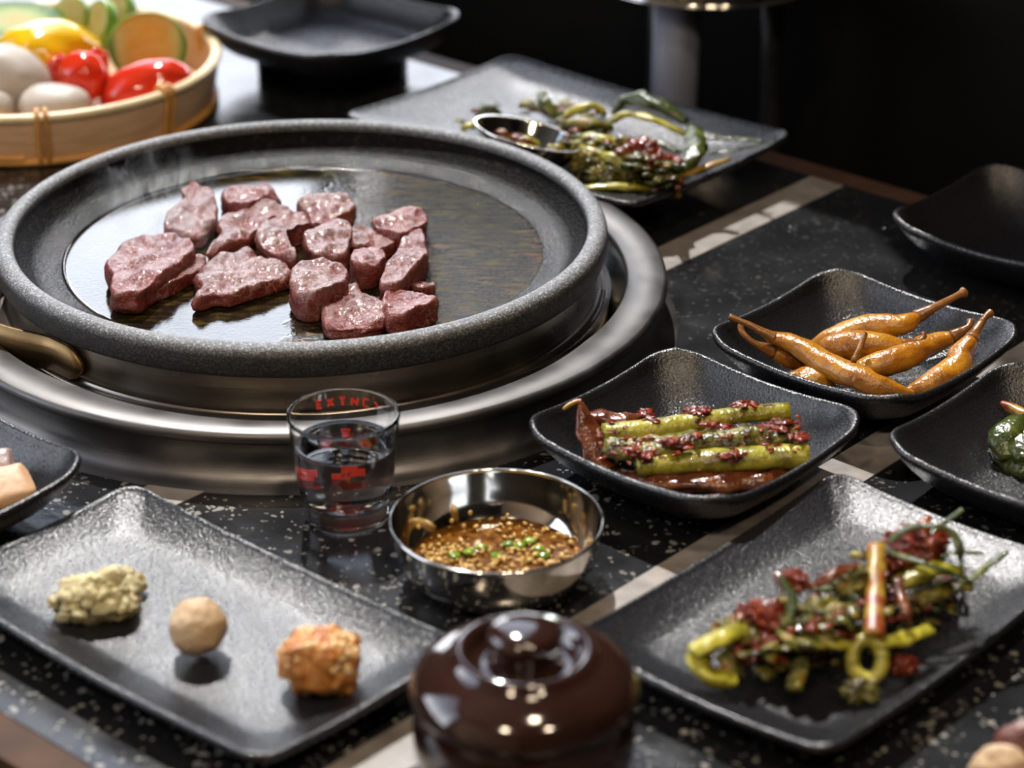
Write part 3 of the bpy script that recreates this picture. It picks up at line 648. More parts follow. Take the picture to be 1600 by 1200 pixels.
strand('onion_ring', 'ring of onion standing at the front of the kimchi pile', 'kimchi', GR, ringp, [.0030]*15, M['onion'], 44, 1, .15, 10)
for i, (x, y, z, r, lab) in enumerate(((1100,205,.034,.0105,'largest red paste lump at the back of the pile'), (540,365,.032,.0055,'small pink red paste lump at the upper left of the pile'), (410,540,.020,.0095,'orange red paste lump on the left arm of the kimchi'), (290,600,.018,.0075,'red paste lump next to the left leaf end'), (830,380,.030,.0080,'dark red paste lump left of the yellow stem'), (440,655,.014,.0070,'red paste lump low on the left of the kimchi'), (840,855,.009,.0060,'red paste lump fallen at the plate front'), (1030,745,.009,.0050,'red paste dab right of the onion ring'), (680,520,.024,.0090,'brownish paste lump in the centre of the pile'), (1000,280,.033,.0055,'red paste dab right of the yellow stem'))):
    p = at(*zr(x, y, z)); o = MB().add(*blob(p, (r*1.1, r*.9, r*.7), i+60, .5, 2.2, 40, 24, f2=.8, fs2=6)).build('paste_lump', M['kimchi' if i in (3, 6, 8, 4) else 'red'], None, p); tag(o, lab, 'kimchi', GR)
rnd = random.Random(11)
fill = {'leaf': [], 'brown': [], 'kimchi': [], 'red': []}
for i in range(300):
    t = rnd.random(); w = max(-1, min(1, rnd.gauss(0, .5)))
    x = 300+t*950+w*60; y = 690-t*330+w*(80+90*math.sin(PI*t))
    hgt = .006+.024*(1-w*w)*math.sin(PI*min(1, max(.12, t)))**.6*rnd.uniform(.3, 1)
    a = rnd.uniform(0, 2*PI); L = rnd.uniform(22, 85)
    pts = [zr(x-L*math.cos(a), y-L*.6*math.sin(a), hgt-.003+rnd.uniform(-.003, .003)), zr(x+rnd.uniform(-22, 22), y+rnd.uniform(-18, 18), hgt+rnd.uniform(.001, .005)), zr(x+L*math.cos(a), y+L*.6*math.sin(a), hgt-.004+rnd.uniform(-.002, .003))]
    pts = [(q[0], q[1], max(.0145, q[2])) for q in pts]
    mt = rnd.choice(['leaf', 'leaf', 'leaf', 'brown', 'brown', 'kimchi', 'kimchi', 'kimchi', 'kimchi', 'red'])
    r = rnd.uniform(.0009, .0036)
    fill[mt].append((([at(*q) for q in pts]), [r*.5, r, r*.4], i))
for i in range(80):
    t = rnd.random(); w = rnd.gauss(0, .45); x = 300+t*900; y = 680-t*340+w*110; z = .012+.020*math.exp(-w*w*3)*math.sin(PI*min(1, max(.15, t)))
    q = at(*zr(x, y, z)); r = rnd.uniform(.0005, .0017); fill['red'].append(([q, q+Vector((r, r*.4, r*.3)), q+Vector((r*2, 0, 0))], [r*.6, r, r*.5], i))
LF = {'leaf': 'dark green onion shreds within the kimchi pile on the right plate', 'brown': 'brown sauced onion shreds within the kimchi pile on the right plate', 'kimchi': 'mixed sauced onion shreds within the kimchi pile on the right plate', 'red': 'red chili shreds within the kimchi pile on the right plate'}
cpr = at(*zr(800, 550, .02)); cpr.z = .006
for mt, L in fill.items():
    shreds('kimchi_shreds', LF[mt], 'kimchi', [tube(p, r, 7, 4, .5, .6, i) for p, r, i in L], M[mt], cpr)

# ------------------------------------------------------------------ kimchi on the back plate
def zb(x, y, z): return (700+x/2.909, 80+y/2.909, z+.0175)
GK = 'kimchi pieces on the large back plate'
sb = [
 ('kimchi_leaf', 'dark glossy green leaf at the back of the far plate', [(745,285,.018),(800,225,.026),(880,220,.030),(970,250,.029),(1090,320,.022)], [.003,.0075,.0085,.0075,.004], 'leaf'),
 ('kimchi_piece', 'bright yellow-green stem arching on the far plate', [(740,320,.020),(800,290,.025),(880,295,.027),(970,325,.025),(1080,380,.020)], [.004,.0045,.0042,.0038,.003], 'onion'),
 ('onion_tip', 'thin dark onion tip pointing to the right corner of the far plate', [(1090,372,.020),(1200,392,.019),(1320,400,.020),(1430,412,.023)], [.0032,.0028,.0022,.0014], 'leaf'),
 ('onion_tip', 'faint thin strand below the dark tip on the far plate', [(1160,470,.012),(1260,458,.013),(1360,440,.016),(1430,420,.020)], [.0016,.0018,.0016,.001], 'leaf'),
 ('kimchi_strand', 'dark curved strand in the bare middle of the far plate', [(830,420,.010),(900,405,.011),(980,425,.010),(1045,460,.009)], [.0025,.0036,.0036,.0025], 'leaf'),
 ('kimchi_stick', 'orange tan stem stick at the right front of the far plate', [(1020,580,.012),(1110,548,.014),(1200,515,.017),(1275,492,.021)], [.0030,.0036,.0036,.0030], 'yolk'),
 ('kimchi_leaf', 'curled dark leaf at the right end of the far kimchi', [(1110,345,.022),(1130,400,.024),(1120,460,.022),(1060,530,.016),(1030,570,.012)], [.004,.0075,.008,.007,.004], 'leaf'),
 ('kimchi_piece', 'yellow stem lying right of the steel cup', [(575,430,.022),(640,445,.024),(710,468,.023),(775,490,.020)], [.0036,.0040,.0038,.003], 'onion'),
 ('kimchi_piece', 'olive stem above the yellow one beside the steel cup', [(580,392,.024),(650,392,.027),(720,405,.026),(800,430,.022)], [.0045,.0055,.0055,.004], 'onion'),
 ('kimchi_leaf', 'green leaf end at the front left of the far kimchi', [(610,625,.010),(720,615,.012),(830,618,.012),(940,628,.009)], [.003,.0045,.0045,.0026], 'onion'),
 ('kimchi_leaf', 'upright green leaf tip behind the steel cup', [(425,185,.034),(440,230,.030),(465,265,.026),(495,300,.022)], [.003,.0055,.0055,.004], 'leaf'),
 ('kimchi_leaf', 'brownish leaf tip left of the upright green one', [(335,240,.026),(380,238,.028),(430,262,.026),(470,290,.022)], [.005,.0062,.006,.004], 'brown'),
 ('kimchi_leaf', 'pale shining leaf behind the red kimchi', [(525,300,.022),(590,260,.027),(660,250,.028),(710,280,.024)], [.003,.005,.005,.0035], 'onion'),
 ('kimchi_leaf', 'reddish leaf in the middle of the far kimchi', [(520,335,.024),(590,320,.028),(660,330,.027),(730,340,.023)], [.005,.0075,.007,.005], 'brown'),
 ('kimchi_bit', 'small green kimchi bit at the left of the steel cup', [(60,360,.016),(100,335,.019),(150,325,.018)], [.003,.0045,.003], 'onion'),
 ('kimchi_bit', 'green and red kimchi bit at the far left of the plate', [(140,285,.018),(185,258,.023),(235,280,.019)], [.004,.0065,.004], 'leaf'),
 ('kimchi_leaf', 'short green leaf in front of the red lumps', [(680,500,.018),(730,480,.022),(790,500,.021),(850,530,.017)], [.0045,.006,.006,.004], 'onion'),
]
for i, (nm, lab, p, r, mt) in enumerate(sb):
    strand(nm, lab, 'kimchi', GK, [zb(*q) for q in p], [x*.85 for x in r], M['kimchi' if mt == 'brown' else mt], i+80, .55, .5, 14)
for i, (x, y, z, r, lab) in enumerate(((880,462,.020,.0100,'bright red lump in the far kimchi'), (955,520,.016,.0095,'red lump right of the brightest one in the far kimchi'), (790,430,.022,.0070,'dark red lump above the short green leaf'), (620,510,.018,.0080,'red brown lump beside the steel cup'), (830,560,.014,.0085,'brown red lump at the front of the far kimchi'), (700,570,.014,.0085,'dark lump at the lower left of the far kimchi'))):
    p = at(*zb(x, y, z)); o = MB().add(*blob(p, (r*1.1, r*.9, r*.7), i+130, .5, 2.2, 40, 24, f2=.8, fs2=6)).build('kimchi_lump', M['kimchi' if i > 1 else 'red'], None, p); tag(o, lab, 'kimchi', GK)
rnd = random.Random(21); fill = {'leaf': [], 'brown': [], 'kimchi': [], 'red': []}
for i in range(260):
    t = rnd.random(); w = max(-1, min(1, rnd.gauss(0, .5)))
    x = 520+t*520+w*20; y = 350+t*190+w*130
    hgt = .006+.019*(1-w*w)*rnd.uniform(.3, 1)
    if w < -.3 and t > .4: continue
    a = rnd.uniform(0, 2*PI); L = rnd.uniform(18, 75)
    pts = [zb(x-L*math.cos(a), y-L*.45*math.sin(a), hgt-.002), zb(x+rnd.uniform(-15, 15), y+rnd.uniform(-10, 10), hgt+rnd.uniform(.001, .005)), zb(x+L*math.cos(a), y+L*.45*math.sin(a), hgt-.003)]
    pts = [(q[0], q[1], max(.0245, q[2])) for q in pts]
    r = rnd.uniform(.0012, .0042)
    fill[rnd.choice(['leaf', 'leaf', 'brown', 'brown', 'kimchi', 'kimchi', 'kimchi', 'kimchi', 'kimchi', 'red'])].append(([at(*q) for q in pts], [r*.5, r, r*.4], i))
for i in range(34):
    x, y = rnd.choice(((90, 340), (180, 280), (380, 270), (460, 290), (210, 300))); x += rnd.gauss(0, 28); y += rnd.gauss(0, 18); r = rnd.uniform(.001, .003)
    fill[rnd.choice(['leaf', 'brown', 'kimchi', 'red'])].append(([at(*zb(x-20, y, .010)), at(*zb(x, y-8, .015)), at(*zb(x+25, y+4, .011))], [r*.5, r, r*.5], i))
cpb = at(*zb(780, 450, .012)); cpb.z = .006
LF = {'leaf': 'dark green shreds in the kimchi on the far plate', 'brown': 'brown shreds in the kimchi on the far plate', 'kimchi': 'mixed sauced shreds in the kimchi on the far plate', 'red': 'red shreds in the kimchi on the far plate'}
for mt, L in fill.items():
    shreds('kimchi_shreds', LF[mt], 'kimchi', [tube(p, r, 7, 4, .5, .6, i) for p, r, i in L], M[mt], cpb)
# small steel cup leaning in the kimchi
cc = Vector((.0065, 1.3665, .0485))
ce = empty('steel_cup', cc-Vector((0, 0, .0185)), 'small tilted steel cup half sunk in the kimchi behind the pan', 'cup', None, (math.radians(-6), math.radians(13), 0))
MB().add(*lathe(smooth_prof([(0, .002), (.015, .0022), (.025, .0065), (.0328, .0178), (.0334, .0188), (.0342, .0188), (.0346, .0178), (.0265, .0055), (.016, 0), (0, 0)], 3), 72)).build('body', M['polish'], ce)
rnd = random.Random(3); mb = MB(); mr = MB()
for i in range(40):
    a = rnd.uniform(0, 2*PI); r = .022*math.sqrt(rnd.random()); q = rnd.uniform(.002, .0045)
    (mb if i % 2 else mr).add(*blob((r*math.cos(a), r*math.sin(a), .0075+rnd.uniform(0, .003)+.12*r), (q*1.3, q, q*.7), i, .5, 1.6, 10, 7))
for m_, mt, lab in ((mb, 'onion', 'chopped green kimchi inside the steel cup'), (mr, 'brown', 'dark red kimchi inside the steel cup')):
    o = m_.build('cup_filling', M[mt]); o.location = ce.location; o.rotation_euler = ce.rotation_euler; tag(o, lab, 'kimchi', None, 'stuff')

# ------------------------------------------------------------------ shot glass
gc = Vector((-.0778, .9700, 0)); gc.y = at(540, 838, 0).y+.0192
ge = empty('shot_glass', gc, 'clear shot glass of liquor with red print standing before the pan', 'glass')
zt = .05
for _ in range(30): zt += (at(538, 645, zt).y-gc.y)*.35
GH = zt/.0597; GR_ = (at(627, 645, zt).x-at(449, 645, zt).x)/2/.0262
ge.scale = (GR_, GR_, GH)
gprof = smooth_prof([(0, .0012), (.014, .0010), (.0178, .0004), (.0192, .0014), (.0198, .005), (.0203, .012)], 3)+smooth_prof([(.0212, .0135), (.0225, .022), (.0240, .036), (.0256, .0535), (.0262, .0585), (.0259, .0597), (.0252, .0598), (.0247, .0588), (.0240, .0525), (.0226, .037), (.0212, .024), (.0200, .0155), (.0170, .0125), (.009, .0115), (0, .0114)], 4)
MB().add(*lathe(gprof, 96)).build('body', M['glass'], ge)
liq = smooth_prof([(0, .0112), (.009, .0113), (.0171, .0123), (.0202, .0154), (.0214, .024), (.0228, .037), (.02325, .0425)], 4)+[(.02335, .0430), (.0226, .0426), (.020, .0425), (0, .0425)]
o = MB().add(*lathe(liq, 96)).build('clear_liquor', M['liquor']); o.location = gc; o.scale = ge.scale; tag(o, 'clear liquor filling the shot glass', 'drink', None, 'stuff')
# red printed marks on the far side of the glass wall
def mark(segs, a0, z0, sc, name='red_print'):
    """flat ink strokes bent round the glass; segs in letter units (x right as seen from behind)"""
    mb = MB()
    for (x0, y0, x1, y1, w) in segs:
        p0 = Vector((x0, y0)); p1 = Vector((x1, y1)); d = (p1-p0); L = d.length or 1e-6; d /= L; nn = Vector((-d.y, d.x))*w
        P = []
        for k in range(5):
            q = p0+d*L*k/4
            for s in (nn, -nn): P.append(q+s)
        v = []
        for q in P:
            z = z0+q.y*sc; r = (.0240+(z-.036)*(.0016/.0175) if z > .036 else .0240+(z-.036)*.110 if z > .022 else .0225+(z-.022)*.150)+.00012; a = a0-(q.x*sc)/r
            v.append((r*math.cos(a), r*math.sin(a), z))
        n0 = len(v)
        mb.add(v, [(2*k, 2*k+1, 2*k+3, 2*k+2) for k in range(4)])
    return mb.build(name, M['redink'], ge, smooth=True)
glyphs = [[(.1,0,.1,1,.14),(.1,1,.7,1,.14),(.1,.5,.6,.5,.14),(.1,0,.7,0,.14)], [(0,1,.7,0,.14),(.7,1,0,0,.14)], [(.35,0,.35,1,.16),(0,1,.7,1,.14)], [(0,0,0,1,.14),(0,1,.7,0,.14),(.7,0,.7,1,.14)], [(.7,1,0,1,.14),(0,1,0,0,.14),(0,0,.7,0,.14)], [(0,.9,.5,.5,.13),(.5,.5,.1,.1,.13)]]
for i, g in enumerate(glyphs): mark(g, PI/2+.60-i*.23, .0505, .0040)
fat = [[(x0, y0, x1, y1, .27) for (x0, y0, x1, y1, w) in g] for g in glyphs]
for i, g in enumerate([fat[0], fat[4], fat[1]]): mark(g, PI/2+.55-i*.43, .0146, .0072)
mark(fat[2], PI/2+.14, .0236, .0065)

# ------------------------------------------------------------------ steel sauce bowl
bc = ctr(.030, (612, 812), (941, 812))
be = empty('sauce_bowl', bc, 'polished steel bowl of dipping sauce beside the shot glass', 'bowl')
MB().add(*lathe(smooth_prof([(0, .0015), (.028, .0016), (.0355, .0045), (.0425, .0135), (.0462, .0285), (.0463, .0298)], 4)+smooth_prof([(.0468, .0306), (.0476, .0306), (.0481, .0298), (.0474, .0285), (.0438, .013), (.0372, .0035), (.031, .0003), (.028, 0), (0, 0)], 4), 128)).build('body', M['polish'], be)
o = MB().add(*lathe([(0, .0088), (.02, .0088), (.0375, .0088), (.0391, .0090), (.0385, .0080), (0, .0080)], 72)).build('dipping_sauce', M['sauce']); o.location = bc; tag(o, 'brown oily dipping sauce in the steel bowl', 'sauce', None, 'stuff')
rnd = random.Random(8); mb = MB()
for i in range(700):
    a = rnd.uniform(0, 2*PI); r = .0378*math.sqrt(rnd.random()); q = rnd.uniform(.0004, .0012)
    x, y = r*math.cos(a), r*math.sin(a)
    if y > .012 and rnd.random() < .75: continue
    mb.add(*blob((x, y, .0090+rnd.uniform(0, .0018)), (q*rnd.uniform(1, 2), q, q*.8), i, .6, 1.6, 7, 5, Matrix.Rotation(rnd.uniform(0, 3), 3, 'Z')))
o = mb.build('sesame_garlic', M['grain']); o.location = bc; tag(o, 'minced garlic and sesame floating in the dipping sauce', 'seasoning', None, 'stuff')
for i, (u, v) in enumerate(((733, 862), (752, 855), (795, 850), (812, 852), (850, 868), (842, 858), (775, 868), (710, 868), (828, 845))):
    p = at(u, v, .0105); o = MB().add(*blob(p, (.0028, .0024, .0013), i, .5, 2, 12, 8)).build('scallion_bit', M['scallion'], None, p); tag(o, 'chopped green scallion bit floating in the dipping sauce', 'scallion', 'scallion bits in the dipping sauce')
for i, (u, v, z) in enumerate(((735, 801, .016), (654, 823, .017), (706, 814, .014), (725, 822, .013), (793, 806, .015))):
    p = at(u, v, z); o = MB().add(*blob(p, (.0010, .0010, .0012), i, .3, 2, 10, 7)).build('sesame_seed', M['grain'], None, p); tag(o, 'pale sesame seed stuck on the inner wall of the steel bowl', 'seed', 'seeds on the steel bowl wall')

# ------------------------------------------------------------------ brown jar
jc = at(819, 1065, .052); jc.z = 0
je = empty('sauce_jar', jc, 'round dark brown glazed jar with a knobbed lid, nearest in front', 'jar')
MB().add(*lathe(smooth_prof([(0, .001), (.030, 0), (.036, .004), (.0415, .020), (.0425, .034), (.0405, .046), (.037, .048), (0, .048)], 4), 96)).build('body', M['glaze'], je)
le = MB().add(*lathe(smooth_prof([(.036, .0465), (.0415, .0465), (.0435, .0485), (.0432, .0520), (.0400, .0570), (.0345, .0610), (.0290, .0635), (.0262, .0665), (.0240, .0672), (.0220, .0655), (.0195, .0615), (.0160, .0600), (.0125, .0610)], 4), 96)).build('lid', M['glaze'], je)
MB().add(*lathe(smooth_prof([(.0126, .0605), (.0118, .0640), (.0135, .0690), (.0140, .0725), (.0120, .0755), (.0070, .0772), (0, .0775)], 4), 64)).build('knob', M['glaze'], le)

# ------------------------------------------------------------------ mounds on the left plate
p = at(150, 934, .0195)
rnd = random.Random(2); mb = MB()
mb.add(*blob(p+Vector((0, .002, -.002)), (.017, .011, .011), 4, .5, 2.0, 40, 24, f2=.25, fs2=8))
for i in range(120):
    a = rnd.uniform(0, 2*PI); r = .0175*math.sqrt(rnd.random()); q = rnd.uniform(.0009, .0028)
    mb.add(*blob(p+Vector((r*math.cos(a)*1.05, r*.65*math.sin(a), -.004+.0125*math.cos(min(1, r/.0175)*1.45)+rnd.uniform(-.001, .001))), (q, q, q*.8), i, .6, 2, 12, 8))
o = mb.build('wasabi_mound', M['cream'], None, Vector((p.x, p.y, .004))); tag(o, 'crumbly pale green cream mound, leftmost on the plate', 'seasoning', 'mounds of seasoning on the plate')
for i, (u, v, q) in enumerate(((214, 912, .0045), (197, 897, .0036))):
    c = at(u, v, .0150+.005*i); o = MB().add(*blob(c, (q, q, q), i+4, .35, 1.8, 18, 12)).build('wasabi_crumb', M['cream'], None, c); tag(o, ('larger' if i == 0 else 'smaller')+' loose crumb right of the crumbly pale mound', 'seasoning', 'mounds of seasoning on the plate')
c = at(309, 979, .0235); o = MB().add(*blob(c, (.0123, .0123, .0120), 9, .08, 1.9, 40, 26, f2=.05)).build('paste_ball', M['tan'], None, c-Vector((0, 0, .012))); tag(o, 'round tan paste ball in the middle of the plate', 'seasoning', 'mounds of seasoning on the plate')
c = at(500, 1034, .0225); o = MB().add(*blob(c, (.0155, .0125, .0125), 5, .25, 1.9, 48, 30, p=.72, f2=.16, fs2=7)).build('grain_mound', M['nutty'], None, c-Vector((0, 0, .012))); tag(o, 'glossy brown grainy paste lump, rightmost on the plate', 'seasoning', 'mounds of seasoning on the plate')
rnd = random.Random(4); mb = MB()
for i in range(70):
    th = rnd.uniform(0, 2*PI); ph = math.acos(rnd.uniform(-.05, 1)); d = Vector((math.sin(ph)*math.cos(th), math.sin(ph)*math.sin(th), math.cos(ph)))
    e = Vector([math.copysign(abs(x)**.72, x) for x in d]); q = rnd.uniform(.0009, .002)
    mb.add(*blob(c+Vector((e.x*.0152, e.y*.0122, e.z*.0124)), (q*1.2, q, q), i, .3, 2, 9, 6))
o = mb.build('sesame_grains', M['sesame'], None, c); tag(o, 'pale sesame grains covering the brown paste lump', 'seasoning', None, 'stuff')

# ------------------------------------------------------------------ cubes in the left bowl, greens in the right bowl
for i, (u, v, z, s, rz, mt, lab) in enumerate(((12, 772, .0175, .0115, .5, 'tofu', 'tan cube showing largest in the left bowl'), (-8, 738, .0215, .0098, .2, 'greyfood', 'greyish pink cube behind the tan cube in the left bowl'), (-42, 780, .017, .011, .9, 'tofu', 'tan cube cut off by the left picture edge'))):
    c = at(u, v, z); o = MB().add(*blob(c, (s, s, s*.85), i+3, .12, 1.6, 32, 20, Matrix.Rotation(rz, 3, 'Z') @ Matrix.Rotation(.35, 3, 'X'), p=.45)).build('food_cube', M[mt], None, c-Vector((0, 0, s))); tag(o, lab, 'food', 'cubes in the left bowl')
gr = [('greens_piece', 'pale brown stem tip at the left of the greens in the right bowl', [(1564,629,.026),(1580,636,.025),(1605,648,.024),(1640,655,.022)], [.0016,.0034,.004,.004], 'yolk'),
      ('green_leaf', 'shiny dark leaf hanging in the right bowl', [(1600,655,.026),(1580,668,.024),(1570,690,.020),(1575,718,.014)], [.004,.007,.0075,.004], 'leaf'),
      ('green_leaf', 'flat dark leaf behind the shiny one in the right bowl', [(1620,660,.024),(1600,690,.020),(1605,725,.014)], [.005,.008,.006], 'leaf'),
      ('green_leaf', 'low dark leaf at the left of the right bowl greens', [(1545,700,.008),(1570,715,.010),(1610,740,.010)], [.002,.006,.006], 'leaf')]
for i, (nm, lab, p, r, mt) in enumerate(gr): strand(nm, lab, 'greens', 'greens in the right bowl', p, r, M[mt], i+170, .7, .4, 12)

# ------------------------------------------------------------------ bamboo basket with vegetables
ZR = .034
bx = at(345, 90, ZR); R_B = .1285
kc = Vector((bx.x-R_B, bx.y, 0))
bk = empty('bamboo_basket', kc, 'round bamboo basket of vegetables at the back left', 'basket')
MB().add(*lathe(smooth_prof([(.1165, .0012), (.1195, .004), (.1225, .016), (.1250, .032), (.1262, .032), (.1240, .016), (.1212, .004), (.1195, .0002), (.1165, .0012)], 3), 128)).build('outer_hoop', M['bamboo'], bk)
MB().add(*lathe(smooth_prof([(.0, .006), (.09, .0055), (.112, .0065), (.1175, .012), (.1215, .030), (.1240, .0325)], 3)[::-1], 128)).build('inner_wall', M['bamboo'], bk, fix=False)
MB().add(*tube([(.1245*math.cos(t), .1245*math.sin(t), .0335) for t in [2*PI*i/60 for i in range(61)]], [.0040]*61, 10, 2, .75, caps=False)).build('rim', M['rimb'], bk)
for (r, z, q, a0, a1_) in ((.1225, .0030, .0024, 0, 2*PI), (.1238, .0065, .0019, -2.6, -1.45)):
    MB().add(*tube([(r*math.cos(a0+(a1_-a0)*i/60), r*math.sin(a0+(a1_-a0)*i/60), z) for i in range(61)], [q]*61, 8, 2)).build('base_hoop', M['cane'], bk)
for u, v in ((64, 180), (276, 150), (297, 55)):
    q = at(u, v, ZR)-kc; a = math.atan2(q.y, q.x)
    for da in (-.022, .022):
        mb = MB(); P = []
        for (r, z) in ((.1190, .022), (.1195, .036), (.1245, .0385), (.1292, .036), (.1288, .028), (.1268, .016), (.1242, .004)):
            P.append((r*math.cos(a+da), r*math.sin(a+da), z))
        mb.add(*tube(P, [.0016]*len(P), 8, 4)); mb.build('binding', M['cane'], bk)
def veg(name, lab, cat, grp, c, r, mt, seed=0, amp=.1, rot=None, **k):
    o = MB().add(*blob(c, r, seed, amp, 1.4, 36, 22, rot, **k)).build(name, M[mt], None, Vector(c)); return tag(o, lab, cat, grp)
def RX(x=0, y=0, z=0): return (Matrix.Rotation(math.radians(z), 3, 'Z') @ Matrix.Rotation(math.radians(y), 3, 'Y') @ Matrix.Rotation(math.radians(x), 3, 'X'))
def px(n, u, v, z): return n*((at(u, v, z)-Vector((0, 0, CAM_H))).dot(FW))/FPX   # picture length to metres
def slice_(lab, u, v, z, r, ry, rot, th=.008):
    c = at(u, v, z); e = empty('zucchini_slice', c, lab, 'zucchini', 'zucchini slices in the basket')
    s = ry/r
    face = MB(); sk = MB()
    fv, ff = lathe([(0, th/2), (r*.5, th/2), (r*.9, th/2), (r*.955, th/2-.0004), (r*.955, -th/2+.0004), (r*.5, -th/2), (0, -th/2)], 48)
    face.add([rot @ Vector((p[0], p[1]*s, p[2])) for p in fv], ff).build('flesh', M['zucpale' if 'large' not in lab[:6] else 'zucflesh'], e)
    kv, kf = lathe([(r*.95, th/2), (r*.985, th/2-.0003), (r, th/2-.001), (r*1.005, 0), (r, -th/2+.001), (r*.985, -th/2+.0003), (r*.95, -th/2)], 48)
    sk.add([rot @ Vector((p[0], p[1]*s, p[2])) for p in kv], kf).build('skin', M['zucskin'], e)
    return e
slice_('large zucchini slice facing front at the right of the basket', 231, 74, .038, px(62, 231, 74, .04), px(56, 231, 74, .04), RX(62, 0, 8), .009)
slice_('pale zucchini slice leaning behind the large one', 156, 40, .046, px(36, 156, 40, .05), px(40, 156, 40, .05), RX(66, 0, -52), .009)
slice_('pale zucchini slice at the very back, left of its neighbours', 112, 28, .048, px(32, 112, 28, .05), px(34, 112, 28, .05), RX(60, 0, -25), .009)
slice_('zucchini slice half hidden at the back right of the others', 186, 24, .046, px(32, 186, 24, .05), px(36, 186, 24, .05), RX(66, 0, -45), .009)
slice_('zucchini slice lying flat at the back left of the basket', 25, 42, .048, px(80, 25, 42, .05), px(80, 25, 42, .05), RX(6, 4, 0), .010)
veg('yellow_pepper', 'glossy yellow pepper in the middle of the basket', 'pepper', None, at(80, 88, .036), (.034, .028, .026), 'pepper', 3, .22, RX(0, 10, 20))
veg('white_mushroom', 'large pinkish white mushroom at the left of the basket', 'mushroom', 'mushrooms in the basket', at(18, 126, .033), (.030, .026, .023), 'mushroom', 5, .1, RX(0, 22, 0))
veg('white_mushroom', 'flat white mushroom at the front rim of the basket', 'mushroom', 'mushrooms in the basket', at(86, 164, .026), (.025, .020, .0135), 'mushroom', 6, .1)
veg('white_mushroom', 'white mushroom cut off at the left edge before the large one', 'mushroom', 'mushrooms in the basket', at(-12, 170, .026), (.014, .014, .012), 'mushroom', 7, .1)
veg('cherry_tomato', 'long glossy red tomato at the right front of the basket', 'tomato', 'red vegetables in the basket', at(228, 134, .030), (.031, .020, .0165), 'tomato', 8, .1, RX(0, -14, 12))
veg('cherry_tomato', 'round red tomato in the middle of the basket', 'tomato', 'red vegetables in the basket', at(132, 122, .034), (.018, .016, .0175), 'tomato', 9, .14)
veg('red_pepper_piece', 'pointed red pepper piece beside the large mushroom', 'pepper', 'red vegetables in the basket', at(93, 122, .032), (.0085, .009, .018), 'tomato', 10, .3)
veg('red_pepper_piece', 'small red pepper tip behind the round tomato', 'pepper', 'red vegetables in the basket', at(152, 96, .040), (.008, .008, .010), 'tomato', 11, .3)

# ------------------------------------------------------------------ background: side table, post, corner morsel, droplets, smoke
sc_ = at(1124, 0, .075); Rs = .088
tc_ = Vector((sc_.x, at(1124, 15, .060).y+Rs, Z_FLOOR))
st = empty('side_table', tc_, 'round steel topped side table in the dark behind the dining table', 'table')
dz = .075-.016-Z_FLOOR
MB().add(*lathe(smooth_prof([(0, dz+.016), (.078, dz+.016), (.085, dz+.014), (.088, dz+.009), (.0875, dz+.004), (.083, dz+.001), (0, dz)], 3), 96)).build('top', M['polish'], st)
for i, a in enumerate((-2.05, .1, 2.2)):
    MB().add(*tube([(.050*math.cos(a), .050*math.sin(a), dz), (.060*math.cos(a), .060*math.sin(a), dz*.5), (.072*math.cos(a), .072*math.sin(a), .001)], [.017, .015, .011] if i == 0 else [.008, .007, .006], 14, 4)).build('leg', mat_simple('bluish_grey_paint', (.18, .19, .25), .5) if i == 0 else M['dark'], st)
for i, (u, v, z, r, mt) in enumerate(((1603, 1172, .014, (.012, .010, .013), 'meat'), (1570, 1200, .010, (.014, .009, .009), 'tan'))):
    c = at(u, v, z); o = MB().add(*blob(c, r, i+31, .25)).build('food_morsel', M[mt], None, c-Vector((0, 0, r[2]))); tag(o, ('red' if i == 0 else 'cream coloured')+' blurred morsel of food in the bottom right corner', 'food')
c = at(700, 1150, .0)
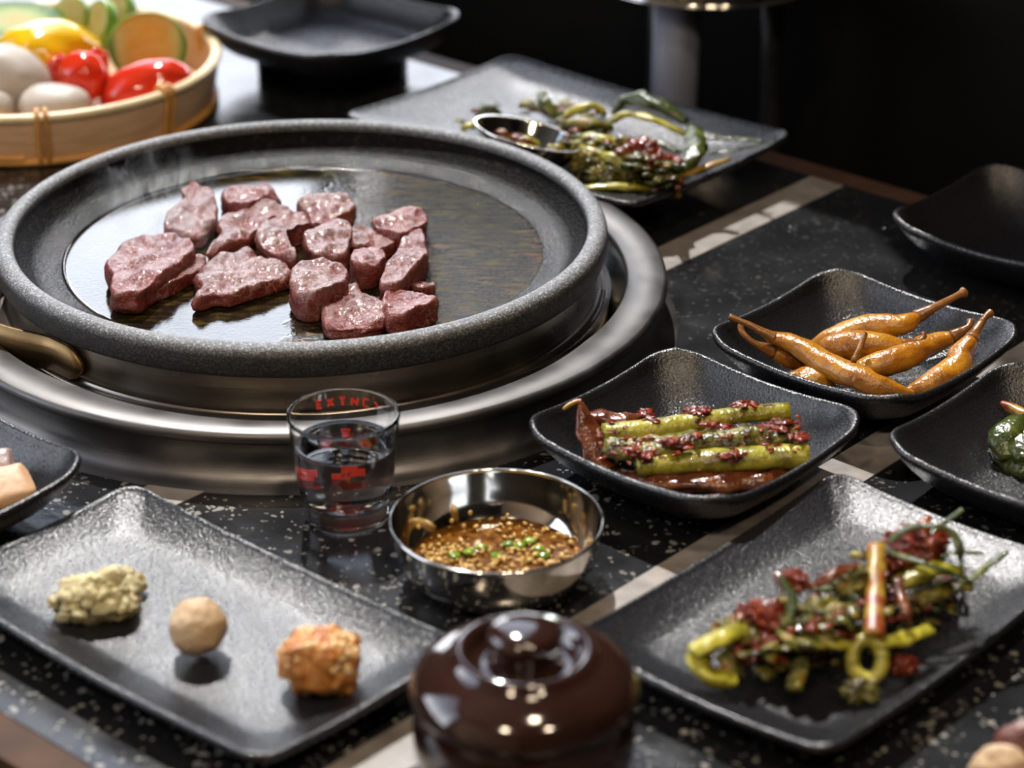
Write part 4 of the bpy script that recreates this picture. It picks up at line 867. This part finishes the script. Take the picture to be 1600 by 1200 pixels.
for i, (u, v, r) in enumerate(((1233, 354, .0013), (1232, 362, .0011), (1380, 357, .0012), (1152, 408, .0013), (1180, 409, .0012), (1151, 427, .0009), (1173, 434, .0013), (1088, 424, .0014), (1084, 433, .0012), (1342, 404, .0008), (1123, 397, .0010), (1119, 446, .0010))):
    p = at(u, v, .0); mb = MB().add(*lathe([(0, r*.55), (r*.4, r*.5), (r*.75, r*.32), (r*.95, r*.1), (r, 0), (0, 0)], 14)); o = mb.build('water_droplet', M['water']); o.location = p+Vector((0, 0, .0001)); tag(o, 'tiny glinting water droplet on the bare black table right of the grill', 'droplet', 'water droplets on the table')
# thin smoke rising from the left of the pan
sm = NT('thin_smoke'); sm.t.nodes.remove(sm.b)
out = [n for n in sm.t.nodes if n.type == 'OUTPUT_MATERIAL'][0]
vo = sm.n('ShaderNodeVolumePrincipled'); vo.inputs['Color'].default_value = (.9, .92, .95, 1); vo.inputs['Anisotropy'].default_value = .3
cs = sm.co((1, 1, .55)); nz = sm.noise(48, 4, .6, cs, 1.6)
sph = sm.n('ShaderNodeTexGradient'); sph.gradient_type = 'SPHERICAL'
mp2 = sm.n('ShaderNodeMapping'); mp2.inputs['Scale'].default_value = (1/.040, 1/.024, 1/.042); sm.l(sm.tc.outputs['Object'], mp2.inputs[0]); sm.l(mp2.outputs[0], sph.inputs[0])
mu = sm.n('ShaderNodeMath', _operation='MULTIPLY'); sm.l(sm.ramp(nz, [(.50, g3(0)), (.72, g3(1))]), mu.inputs[0]); sm.l(sph.outputs['Fac'], mu.inputs[1])
mu2 = sm.n('ShaderNodeMath', _operation='MULTIPLY'); sm.l(mu.outputs[0], mu2.inputs[0]); mu2.inputs[1].default_value = 60.0
sm.l(mu2.outputs[0], vo.inputs['Density']); sm.l(vo.outputs[0], out.inputs['Volume'])
c = at(240, 318, .069); o = MB().add(*blob((0, 0, 0), (.040, .024, .042), 1, 0, 1, 20, 12)).build('smoke_wisp', sm.m); o.location = c; tag(o, 'thin white wisp of smoke rising beside the back left beef', 'smoke', None, 'stuff')
